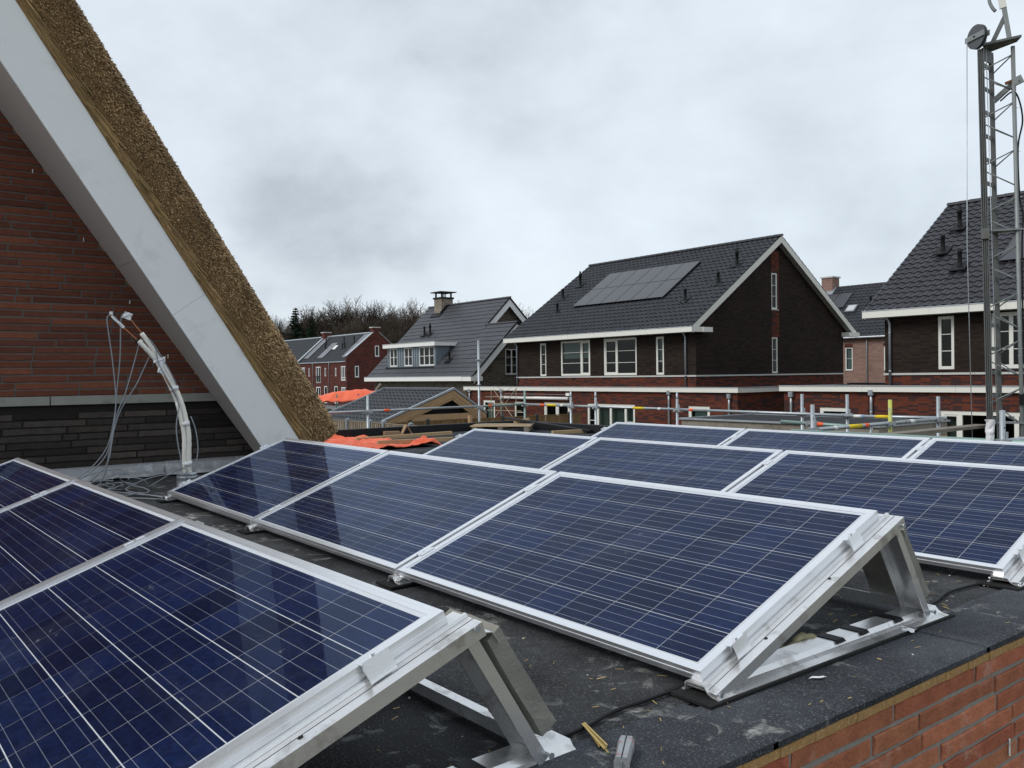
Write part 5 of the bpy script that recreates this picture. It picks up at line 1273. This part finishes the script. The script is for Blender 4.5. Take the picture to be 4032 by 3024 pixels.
# neighbour's flat roof with black upstand, timber lying about
NZ = -.34
NE = thing('flat_roof_extension', 'low neighbouring flat roof with black upstand and timber lying on it', 'extension', (-4, 7.5, GZ))
NFELT = feltmat('neighbour_felt', (.034, .038, .043), (.09, .095, .10), .3)
MB().box(-8.5, -1.95, 3.0, 9.9, GZ, NZ).build('roof_deck', NFELT, NE); MB().box(-1.948, 1.3, 5.4, 9.9, GZ, NZ).build('roof_deck', NFELT, NE)
UPM = pm('black_membrane', (.018, .019, .021), .55, 0, .2, 3, .05, 20)
for a, b in ((3.0, 6.6), (6.604, 8.7), (8.704, 9.9)): MB().box(-8.56, -8.40, a, b, NZ-.2, -.175+.003*(a > 8)).build('upstand', UPM, NE, bevel=.01)
for a, b in ((-8.398, -5.6), (-5.596, -3.2), (-3.196, 1.3)): MB().box(a, b, 9.80, 9.96, NZ-.2, -.178+.003*(a > -6)).build('upstand', UPM, NE, bevel=.01)
ob = topmesh(MB().bar((-8.30, 9.40, -.085), (-5.9, 9.72, -.285), .12, .022), 'membrane_strip', UPM, 'long black strip lying slantwise across the far corner of the upstand', 'strip')
topmesh(MB().bar((-7.55, 5.45, NZ+.035), (-7.75, 7.66, NZ+.035), .075, .065), 'timber_beam', TIMBER, 'long pale timber beam lying beyond the orange tarpaulin', 'beam', 'timber on the neighbouring roof')
topmesh(MB().bar((-6.0, 5.05, NZ+.085), (-5.88, 6.45, NZ+.075), .08, .065), 'timber_beam', TIMBER, 'pale timber beam resting on the edge of the orange tarpaulin', 'beam', 'timber on the neighbouring roof')
topmesh(MB().bar((-6.22, 9.0, NZ+.04), (-6.08, 9.75, NZ+.04), .08, .07), 'timber_beam', TIMBER, 'short timber offcut beside the slanting black strip', 'beam', 'timber on the neighbouring roof')
topmesh(MB().bar((-8.35, 6.47, NZ+.05), (-8.28, 6.78, NZ+.045), .12, .09), 'timber_block', pm('old_block', (.36, .235, .15), .85, 0, .2, 6), 'brown timber block lying against the black upstand', 'block')
m = MB()
for a, b in (((-8.29, 6.83, NZ+.002), (-8.27, 6.93, NZ+.20)), ((-8.27, 6.93, NZ+.20), (-8.24, 7.05, NZ+.002))): m.bar(a, b, .13, .02)
topmesh(m, 'bent_board', pm('old_block', (.36, .235, .15), .85, 0, .2, 6), 'small bent board standing like a tent by the upstand', 'board')
PL = thing('pallet', 'grey-brown slatted pallet lying near the far upstand', 'pallet', (-7.75, 9.0, NZ))
cA = Vector((-7.75, 8.95, NZ)); ux = Vector((.69, .72, 0)).normalized(); uy = Vector((-ux.y, ux.x, 0))
for k in range(6): MB().obox(cA+uy*(-.42+.168*k)+Vector((0, 0, .135)), ux*.62, uy*.055, (0, 0, .009)).build('slat', WEATH if k % 2 else TIMBER, PL)
for k in (-1, 0, 1): MB().obox(cA+ux*(.53*k)+Vector((0, 0, .07)), ux*.05, uy*.47, (0, 0, .055)).build('bearer', WEATH, PL)
topmesh(MB().bar((-8.0, 9.45, NZ+.16), (-7.72, 9.62, NZ+.235), .09, .05), 'timber_offcut', TIMBER, 'small timber offcut lying on the slatted pallet', 'offcut')

def tarp(name, label, orig, u, v, nu, nv, hf, mat):
    o, u, v = Vector(orig), Vector(u), Vector(v); m = MB()
    for i in range(nu+1):
        for j in range(nv+1):
            a, b = i/nu, j/nv; dx, dy, h = hf(a, b); m.v.append(tuple(o+u*(a+dx)+v*(b+dy)+Vector((0, 0, h))))
    for i in range(nu):
        for j in range(nv): q = i*(nv+1)+j; m.f.append((q, q+nv+1, q+nv+2, q+1))
    ob = topmesh(m, name, mat, label, 'tarpaulin', smooth=True); ob.modifiers.new('th', 'SOLIDIFY').thickness = .004; return ob
ORANGE = pm('orange_tarpaulin', (.78, .135, .055), .5, 0, .10, 3, .35, 7, spec=.4)
from mathutils import noise as mn
def hf1(a, b):
    n1 = mn.noise(Vector((a*9, b*4, 1.3))); n4 = abs(mn.noise(Vector((a*17+3*b, b*9-2*a, 4.4)))); n2 = mn.noise(Vector((a*26, b*9, 5.1))); n3 = mn.noise(Vector((a*60, b*20, 2.2)))
    edge = .10*mn.noise(Vector((a*7, 0, 9)))+.05*mn.noise(Vector((a*22, 0, 4)))
    h = .055+.05*n1+.03*n2+.012*n3-.075*n4+.10*math.exp(-((a-.93)/.05)**2)*math.exp(-((b-.9)/.12)**2)+.05*math.exp(-((a-.06)/.06)**2)
    return .01*n2, edge*(b > .8), max(.006, h*min(1, (1-b)*9+.18))
tarp('orange_tarpaulin', 'crumpled orange tarpaulin spread on the roof behind the second panel row', (-8.75, 4.15, NZ), (3.25, .12, 0), (0, 1.72, 0), 110, 46, hf1, ORANGE)

# covered stack of building material far behind the fence
ST = thing('material_stack', 'covered stack of grey building blocks with green poles beyond the fence', 'stack', (-34.5, 19, GZ))
su = Vector((1.8, 2.3, 0)).normalized(); sv = Vector((-su.y, su.x, 0)); sc0 = Vector((-34.2, 18.95, 0))
BLK = pm('grey_block', (.20, .20, .20), .9, 0, .2, 3, rnd=.2); WBAG = pm('white_bag', (.62, .62, .64), .6, 0, .1)
for k in range(5):
    for j in range(3): MB().obox(sc0+su*(-1.6+.8*k)+sv*.1+Vector((0, 0, GZ+.33+.66*j)), su*.385, sv*.5, (0, 0, .325)).build('block_pack', BLK, ST)
for k in range(7): MB().obox(sc0+su*(-1.7+.56*k)-sv*.05+Vector((0, 0, -.72+.03*(k % 2))), su*.3, sv*.55, (0, 0, .12)).build('bag', WBAG, ST, bevel=.06)
for k, (u_, cl_) in enumerate(((-1.55, (.10, .32, .22)), (-.55, (.10, .30, .24)), (.55, (.16, .15, .42)), (1.35, (.10, .09, .09)))):
    MB().tube([tuple(sc0+su*u_-sv*.75+Vector((0, 0, GZ))), tuple(sc0+su*u_-sv*.75+Vector((0, 0, -.02)))], .03, 6).build('pole', pm('pole_%d' % k, cl_, .6), ST)
def hf2(a, b):
    n1 = mn.noise(Vector((a*4, b*3, 7.7))); n2 = mn.noise(Vector((a*14, b*6, 3.1)))
    return .01*n2, 0, .40+.22*math.sin(a*3.0)+.14*n1+.07*n2-1.1*max(0, abs(b-.5)*2-.5)**1.3-.8*max(0, abs(a-.5)*2-.85)
tarp('orange_tarpaulin', 'bright orange tarpaulin draped over the block stack beyond the garage', tuple(sc0-su*2.15-sv*.95+Vector((0, 0, -.52))), tuple(su*4.3), tuple(sv*2.0), 60, 26, hf2, ORANGE)
topmesh(MB().bar((-37.6, 22, -.35), (-36.45, 22, .42), .09, .12), 'leaning_timber', WEATH, 'weathered timber leaning up beside the taupe house corner', 'beam')

# ================================================================== SCAFFOLD
SF = thing('scaffold', 'galvanised steel tube scaffold rails and posts around the neighbouring roof', 'scaffold', (-4, 9, GZ))
YEL = pm('yellow_band', (.72, .52, .03), .55, 0, .15, 20); ORA = pm('orange_band', (.85, .13, .05), .5, 0, .1, 20); WHB = pm('white_band', (.75, .75, .72), .6, 0, .2, 30)
GREENT = pm('greenish_tube', (.22, .31, .28), .5, .45, .2, 10); YGREEN = pm('yellow_green_post', (.50, .52, .12), .6, .1, .25, 14, stain=((.35, .36, .33), 18, .5, .9))
TR_ = .0242; RZ_ = .15
def stube(nm, a, b, mat=STEEL, r_=TR_): return MB().tube([a, b], r_, 12).build(nm, mat, SF, smooth=True)
def bandon(rail_, a, b, t0, t1, mat):
    a, b = Vector(a), Vector(b); MB().tube([a+(b-a)*t0, a+(b-a)*t1], TR_+.0014, 12).build('band', mat, rail_, smooth=True)
def coupler(post, p, d):
    p = Vector(p); d = Vector(d).normalized(); n_ = Vector((-d.y, d.x, 0)); m = MB()
    m.lathe(p+Vector((0, 0, -.012)), [(.03, 0), (.062, .002), (.062, .010), (.03, .012)], 12)
    m.obox(p+d*.045, d*.04, n_*.03, (0, 0, .034)); m.obox(p-d*.045, d*.035, n_*.028, (0, 0, .032)); m.obox(p+d*.03+n_*.02+Vector((0, 0, .05)), d*.008, n_*.010, (0, 0, .05))
    m.build('coupler', STEEL, post)
def spost(x, y, top, mat=STEEL, rz=RZ_, d=(1, 0, 0), spigot=False):
    o = stube('post', (x, y, GZ), (x, y, top-(.12 if spigot else 0)), mat)
    if spigot: MB().tube([(x, y, top-.2), (x, y, top)], .019, 10).build('spigot', mat, o, smooth=True)
    for z in (rz+.13,): MB().tube([(x+.022, y-.012, z), (x+.0262, y-.0145, z)], .006, 6).build('pin_hole', BLACK, o)
    coupler(o, (x, y, rz-.01), d); return o
pts_l = [(-8.74, 6.34, .46), (-8.83, 9.12, 1.60), (-9.02, 10.55, .46)]
o = spost(*pts_l[0], d=(0, 1, 0)); o = spost(*pts_l[1], d=(0, 1, 0))
for z in (.62, 1.17): MB().lathe((-8.83, 9.12, z), [(.03, 0), (.062, .002), (.062, .010), (.03, .012)], 12).build('rosette', STEEL, o)
spost(*pts_l[2], mat=GREENT, d=(0, 1, 0))
a, b = (-8.66, 4.2, RZ_-.004), (-8.83, 9.12, RZ_+.005); r_ = stube('rail', a, b); L = 4.92
bandon(r_, a, b, (6.70-4.2)/L, (6.84-4.2)/L, ORA)
a, b = (-8.84, 9.14, RZ_), (-9.0, 10.52, RZ_+.01); r_ = stube('rail', a, b, GREENT); bandon(r_, a, b, .18, .26, ORA)
a, b = (-9.0, 10.5, RZ_+.005), (-4.27, 10.40, RZ_); r_ = stube('rail', a, b); fx = lambda x: (x+9.0)/4.73
for x0_, x1_, mt in ((-8.37, -8.22, ORA), (-8.13, -7.80, YEL), (-7.66, -7.57, WHB), (-5.42, -5.12, YEL), (-4.75, -4.68, WHB)): bandon(r_, a, b, fx(x0_), fx(x1_), mt)
a, b = (-4.25, 10.40, RZ_), (-.78, 10.22, RZ_-.005); r_ = stube('rail', a, b); bandon(r_, a, b, (-3.96+4.25)/3.47, (-3.86+4.25)/3.47, ORA)
a, b = (-.76, 10.22, RZ_-.012), (.74, 10.26, RZ_-.0); r_ = stube('rail', a, b); fx = lambda x: (x+.76)/1.5
for x0_, x1_, mt in ((-.60, -.48, WHB), (-.48, -.435, pm('blue_mark', (.25, .35, .5), .6)), (-.26, -.06, YEL)): bandon(r_, a, b, fx(x0_), fx(x1_), mt)
for x in (-7.25, -6.48, -4.27, -1.55, -.76): spost(x, 10.40 if x < -4 else 10.30, .465, spigot=x < -4)
a, b = (.79, 6.98, RZ_-.002), (.78, 10.2, RZ_); r_ = stube('rail', a, b); fx = lambda y: (y-6.98)/3.22
for y0_, y1_, mt in ((7.43, 7.50, WHB), (7.75, 8.04, YEL), (8.11, 8.20, ORA), (9.22, 9.33, WHB)): bandon(r_, a, b, fx(y0_), fx(y1_), mt)
spost(.79, 7.0, .44, d=(0, 1, 0)); spost(.79, 8.72, .45, mat=YGREEN, d=(0, 1, 0)); spost(.78, 10.0, .46, d=(0, 1, 0))
a, b = (-.45, 8.17, RZ_), (.78, 8.17, RZ_-.03); r_ = stube('rail', a, b, GREENT); bandon(r_, a, b, (.105+.45)/1.23, (.19+.45)/1.23, ORA)
coupler(r_, (.02, 8.17, RZ_-.01), (1, 0, 0))
for p in (((.0, 8.2, .12), (.2, 8.5, -.3)), ((.78, 8.3, .12), (.6, 8.3, -.6))): MB().tube(p, .016, 8).build('brace', STEEL, SF, smooth=True)
stube('rail', (.9, 6.43, .165), (4.9, 6.43, .165), GREENT); spost(3.1, 6.43, .45, rz=.165); stube('rail', (3.1, 6.43, .165), (3.15, 8.6, .17))
MB().obox((1.15, 9.2, .05), (.10, .02, 0), (0, 1.3, 0), (0, 0, .02)).build('scaffold_board', WEATH, SF)
m = MB(); rr = random.Random(4)
for i in range(8):
    for j in range(10):
        a_ = 2*PI*j/10; r_ = (.045+.02*i/8)*(1+.25*rr.uniform(-1, 1)); m.v.append((3.02+r_*math.cos(a_)*.7, 6.37+r_*math.sin(a_)*.5, .17+.028*i))
for i in range(7):
    for j in range(10): j2 = (j+1) % 10; m.f.append((i*10+j, i*10+j2, i*10+10+j2, i*10+10+j))
topmesh(m, 'plastic_bag', TAPE, 'crumpled white plastic bag tied to the rightmost scaffold post', 'bag', smooth=False)

# ================================================================== HOIST MAST
MS = thing('hoist_mast', 'grey steel lattice hoist mast with pulley wheel at the right edge', 'mast', (1.42, 10.3, GZ))
MST = pm('mast_steel', (.13, .135, .13), .6, .35, .25, 6, .08, 40, stain=((.12, .11, .09), 8, .55, .6)); MST2 = pm('mast_light', (.22, .235, .23), .55, .4, .25, 6)
cr = Vector((.916, .40, 0)).normalized(); cf = Vector((-.40, .916, 0)).normalized()
F0 = Vector((1.385, 10.20, -.9)); F1 = Vector((1.285, 10.195, 5.12))
def leg(z, off): t = (z-F0.z)/(F1.z-F0.z); p = F0+(F1-F0)*t; p.z = z; return p+off
oF, oL, oR = Vector((0, 0, 0)), cr*.122+cf*.30, cr*.375+cf*.12
m = MB()
for dx, w_ in ((-.034, .012), (-.011, .010), (.013, .010), (.034, .012)): m.bar(leg(GZ, cr*dx), leg(5.1, cr*dx), .06 if abs(dx) > .02 else .03, .012, cr)
m.bar(leg(GZ, cf*.02), leg(5.1, cf*.02), .02, .078, cr); m.build('guide_leg', MST, MS)
m = MB(); m.bar(leg(GZ, oL), leg(5.08, oL), .03, .062, cr); m.build('leg', MST, MS)
m = MB(); m.tube([leg(GZ, oR), leg(5.1, oR)], .026, 10); m.build('leg', MST2, MS, smooth=True)
z = .1; k = 0
while z < 4.9:
    m = MB(); a, b = leg(z+.05, oF+cf*.03+cr*.03), leg(z+.05, oL); m.bar(a, b, .012, .055); m.build('rung', MST, MS); z += .316
z = -.3; k = 0
while z < 4.8:
    m = MB()
    for o_ in (oF+cr*.03, oL):
        m.tube(smooth_path([leg(z, o_), leg(z+.06, o_*.97+oR*.03), leg(z+.24, oR)], 4), .0085, 6); m.tube([leg(z-.04, o_), leg(z-.24, oR)], .0085, 6)
    m.build('lattice_rod', MST2, MS, smooth=True); z += .632
for z in (.10, 2.66):
    m = MB(); m.extr([leg(z, oF+cr*.03), leg(z, oL-cr*.02), leg(z, oR+cf*.06+cr*.05), leg(z, oR-cf*.03+cr*.08)], (0, 0, .02)); m.build('joint_plate', MST2, MS)
    m = MB(); m.extr([leg(z-.1, -cr*.05-cf*.05), leg(z-.1, cr*.05-cf*.05), leg(z-.1, cr*.05+cf*.05), leg(z-.1, -cr*.05+cf*.05)], (0, 0, .14)); m.build('joint_sleeve', MST, MS)
m = MB(); m.extr([leg(5.12, oF-cf*.06+cr*.02), leg(5.12, oL-cr*.05), leg(5.18, oR+cf*.10+cr*.05), leg(5.18, oR-cf*.08+cr*.10)], (0, 0, .03)); m.build('head_plate', MST, MS)
m = MB(); m.bar(leg(5.03, oF+cr*.02), leg(5.03, oL+cr*.02), .02, .16); m.build('head_plate', MST, MS)
WC = leg(5.26, -cr*.05-cf*.03); wn = (cf*-.66+cr*-.75).normalized(); wu = Vector((0, 0, 1)); wr = wn.cross(wu).normalized()
def disc(c, r_, t_, mt, nm, par):
    m = MB(); m.extr([c-wn*t_/2+(wr*math.cos(a)+wu*math.sin(a))*r_ for a in [q*PI/16 for q in range(32)]], wn*t_); return m.build(nm, mt, par)
wh = disc(WC, .158, .018, pm('wheel_grey', (.085, .09, .097), .55, .3, .15), 'pulley_wheel', MS); disc(WC-wn*.035, .158, .018, pm('wheel_grey', (.085, .09, .097), .55, .3, .15), 'wheel_flange', wh); disc(WC-wn*.018, .135, .03, MST, 'wheel_core', wh)
for s in (1, -1): MB().obox(WC+wn*(.022 if s > 0 else -.06), wr*.17+wu*-.0, wu*.035, wn*.006).build('wheel_bracket', MST2, wh)
MB().tube([tuple(WC+wn*.02), tuple(WC+wn*.04)], .012, 8).build('axle', BLACK, wh)
m = MB(); m.bar(leg(5.16, oR-cr*.03), leg(5.95, oR-cr*.13), .075, .055, cr); m.build('head_post', MST2, MS)
m = MB(); m.bar(leg(5.18, oR-cr*.24), leg(5.52, oR-cr*.08), .05, .06, cf); m.build('head_brace', MST, MS)
m = MB(); m.bar(leg(5.62, oR-cr*.10-cf*.03), leg(5.95, oR-cr*.14-cf*.03), .085, .03, cf); m.build('sleeve_plate', CREAM, MS)
hk = [leg(5.80, oR-cr*.26), leg(5.74, oR-cr*.255), leg(5.66, oR-cr*.225), leg(5.605, oR-cr*.19)]
MB().tube(smooth_path(hk, 4), .022, 8).build('hook', MST2, MS, smooth=True)
m = MB(); m.bar(leg(4.46, oL+cr*.02), leg(4.66, oR+cr*.06-cf*.02), .03, .07); m.bar(leg(4.62, oR-cr*.0), leg(4.66, oR+cr*.10), .05, .10); m.build('anchor_arm', MST2, MS)
MB().bar(leg(4.62, oR-cr*.10), leg(4.66, oR+cr*.04), .03, .035).build('bolt_clamp', pm('rust', (.13, .055, .03), .9, 0, .3), MS)
MB().tube([tuple(WC-wr*.0+wn*-.018-cr*.12), (1.14, 10.09, 2.5), (1.235, 10.1, GZ)], .0055, 6).build('wire_rope', STEEL, MS, smooth=True)
MB().tube([leg(5.2, cr*.065), leg(2.5, cr*.075), leg(GZ, cr*.09)], .0055, 6).build('wire_rope', STEEL, MS, smooth=True)
pth = [leg(4.45, oL+cr*.1), leg(4.5, oR-cr*.02), leg(4.40, oR+cr*.05), leg(4.1, oR+cr*.09), leg(3.75, oR+cr*.03), leg(3.1, oR+cr*.035), leg(2.85, oR+cr*.07), leg(2.5, oR+cr*.05), leg(1.8, oR+cr*.04), leg(1.2, oR+cr*.04), leg(.6, oR+cr*.04), leg(GZ, oR+cr*.04)]
MB().tube(smooth_path(pth, 5), .011, 7).build('power_cable', BLACK, MS, smooth=True)
for z in (4.28, 3.7, 3.1, 2.25, 1.8, 1.5, 1.0, .55): MB().tube([leg(z, oR-cr*.03), leg(z, oR+cr*.06)], .004, 5).build('cable_tie', WHITE, MS)
MB().obox(leg(.42, oR+cr*.06), cr*.09, cf*.06, (0, 0, .07)).build('control_box', BLACK, MS)

# ================================================================== TREES
import math as _m
def bare_tree(seed, H, spread, lim):
    r = random.Random(seed); trunk = MB(); crown = MB(); cnt = [0]
    def seg(m, a, b, r0, r1, n_=3):
        d = (b-a).normalized(); x = d.cross(Vector((.31, .77, .55))).normalized(); y = d.cross(x); q = len(m.v)
        for c, rr_ in ((a, r0), (b, r1)):
            for k in range(n_): t = 2*PI*k/n_; m.v.append(tuple(c+(x*math.cos(t)+y*math.sin(t))*rr_))
        for k in range(n_): k2 = (k+1) % n_; m.f.append((q+k, q+k2, q+n_+k2, q+n_+k))
    def grow(p, d, l, rad, lev):
        if cnt[0] > lim: return
        n_ = 3 if lev < 4 else 2; a = p
        for i in range(n_):
            d = (d+Vector((r.uniform(-1, 1), r.uniform(-1, 1), r.uniform(-.6, 1)))*(.10+.035*lev)+Vector((0, 0, .04))).normalized()
            b = a+d*(l/n_); r1 = rad*(.86 if lev else .9)
            seg(trunk if lev < 2 else crown, a, b, max(rad, .014), max(r1, .012), 6 if lev < 2 else 3); cnt[0] += 1
            rad = r1; a = b
            if lev >= 1 or i >= 1:
                for _ in range(2 if lev < 5 else 1):
                    if lev < 6 and r.random() < .82:
                        ax = Vector((r.uniform(-1, 1), r.uniform(-1, 1), r.uniform(-1, 1))).normalized(); ang = r.uniform(.4, .95)*spread
                        nd = (d*math.cos(ang)+ax.cross(d).normalized()*math.sin(ang)); nd.z = nd.z+.12
                        grow(a, nd.normalized(), l*r.uniform(.52, .78), rad*r.uniform(.5, .68), lev+1)
        if lev < 6: grow(a, d, l*.68, rad*.8, lev+1)
    grow(Vector((0, 0, 0)), Vector((0, 0, 1)), H*.34, H*.017, 0)
    top = max(v[2] for v in trunk.v+crown.v); s = H/top
    for m in (trunk, crown): m.v = [(x*s, y*s, z*s) for x, y, z in m.v]
    return trunk, crown
def conifer(seed, H):
    r = random.Random(seed); trunk = MB(); trunk.tube([(0, 0, 0), (0, 0, H)], [H*.016, .03], 6); crown = MB()
    z = H*.10
    while z < H*.985:
        f = 1-z/H; R = H*.27*f**1.0+.10
        for k in range(9):
            a = r.uniform(0, 2*PI); L = R*r.uniform(.7, 1.1); d = Vector((math.cos(a), math.sin(a), r.uniform(-.35, .05))); tip = Vector((0, 0, z))+d*L
            crown.tube([(0, 0, z), tuple(tip)], [.03, .01], 3, False)
            for _ in range(26):
                t = r.uniform(.15, 1.05); c = Vector((0, 0, z))+d*(L*t); q = len(crown.v); s_ = r.uniform(.2, .5)*(.45+.55*min(1, f*3))
                u = (d*.6+Vector((r.uniform(-1, 1), r.uniform(-1, 1), r.uniform(-.9, .2)))).normalized(); v_ = u.cross(Vector((r.uniform(-1, 1), r.uniform(-1, 1), 1))).normalized()
                crown.v += [tuple(c), tuple(c+u*s_+v_*s_*.22), tuple(c+u*s_*1.35), tuple(c+u*s_-v_*s_*.22)]; crown.f.append((q, q+1, q+2, q+3))
        z += H*.026
    return trunk, crown
BARKF = pm('far_bark', (.060, .050, .040), .95, 0, .2, 2); TWIG = pm('far_twig', (.088, .070, .055), .95, 0, .2, 1); NEED = pm('conifer_needles', (.022, .040, .024), .9, 0, .3, 2, rnd=.0, island=True)
var = []
for sd_, sp in ((101, 1.0), (202, .85), (303, 1.1), (404, .95)):
    t_, c_ = bare_tree(sd_, 16, sp, 21000); var.append((t_.mesh('trunk', BARKF), c_.mesh('crown', TWIG)))
cv = []
for sd_ in (11, 12): t_, c_ = conifer(sd_, 15); cv.append((t_.mesh('trunk', BARKF), c_.mesh('crown', NEED)))
def plant(name, label, meshes, x, y, h, h0, rot, cat='tree', grp='trees in the wood behind the houses', wide=1.0):
    o = thing(name, label, cat, (x, y, GZ), grp); o.rotation_euler = (0, 0, rot); s = h/h0; o.scale = (s*wide, s*wide, s)
    for me, nm in zip(meshes, ('trunk', 'crown')):
        c = bpy.data.objects.new(nm, me); COL.objects.link(c); c.parent = o
trees = [('bare_tree', 'pale thin bare tree just right of the thatch edge', 0, -146, 60, 15.5, .4, .9), ('bare_tree', 'large spreading bare beech rising highest above the row house', 2, -138.5, 66.5, 18.8, 2.0, 1.45),
         ('bare_tree', 'bare tree right of the big beech above the row house ridge', 1, -134, 69.5, 14.8, 1.1, 1.0), ('bare_tree', 'bare tree above the middle of the row house roof', 3, -137, 73.5, 15.2, 3.3, 1.0),
         ('bare_tree', 'bare tree left of the right-hand chimney of the row house', 0, -133, 74, 14.6, 5.0, 1.0), ('bare_tree', 'bare tree directly above the right-hand chimney of the row house', 1, -134, 77.5, 15.4, .2, 1.1),
         ('bare_tree', 'dense bare tree just right of the row house chimney', 2, -128, 77.5, 15.8, 4.2, 1.0), ('bare_tree', 'tall dense bare tree left of the dormer house roof', 3, -124, 79, 16.0, 2.7, 1.1),
         ('bare_tree', 'bare tree half hidden by the dormer house roof', 0, -119, 81, 15.4, 1.9, 1.1), ('bare_tree', 'bare tree between the beech and the ridge, set farther back', 1, -148, 78, 15.2, 3.9, 1.1),
         ('bare_tree', 'bare tree farther back above the row house middle', 2, -147, 84, 15.5, 1.4, 1.1), ('bare_tree', 'bare tree farther back near the right-hand chimney', 3, -142, 90, 16.6, 2.2, 1.1)]
trees += [('bare_tree', 'bare tree in the second line, %s' % w_, (i*3+1) % 4, -150+i*3.4+random.uniform(-1, 1), 68+i*2.6+random.uniform(-1, 1), random.uniform(16.2, 18.2), i*1.3, 1.3)
          for i, w_ in enumerate(('behind the tall conifer', 'left of the beech crown', 'behind the beech trunk', 'right of the beech crown', 'above the left part of the row house ridge', 'above the roof window', 'above the middle vents', 'left of the right-hand chimney', 'right behind the right-hand chimney', 'nearest the dormer house roof'))]
for nm, lb, v_, x, y, h, ro, wd in trees: plant(nm, lb, var[v_], x, y, h, 16, ro, wide=wd)
plant('conifer', 'tall dark conifer left of the spreading beech', cv[0], -140, 62.3, 16.4, 15, 0, wide=1.15); plant('conifer', 'shorter dark conifer in front of the spreading beech', cv[1], -137.5, 64.2, 14.8, 15, 1, wide=1.0)
ug = MB(); r = random.Random(77)
for _ in range(60000):
    t = r.random(); x = -152+40*t+r.uniform(-6, 6); y = 58+32*t+r.uniform(-5, 5); z = GZ+abs(r.gauss(0, 5.0))
    if z > GZ+9.5: continue
    d = Vector((r.uniform(-1, 1), r.uniform(-1, 1), r.uniform(-.2, 1.4))).normalized()*r.uniform(.5, 1.6); s_ = Vector((-d.y, d.x, r.uniform(-.3, .3))).normalized()*r.uniform(.03, .08); q = len(ug.v); p = Vector((x, y, z))
    ug.v += [tuple(p-s_), tuple(p+s_), tuple(p+d)]; ug.f.append((q, q+1, q+2))
o = ug.build('undergrowth', pm('undergrowth', (.062, .052, .040), .95, 0, .3, 1, island=True, rnd=.3), None); tag(o, 'dark tangled undergrowth of the wood behind the row house', 'undergrowth', kind='stuff')
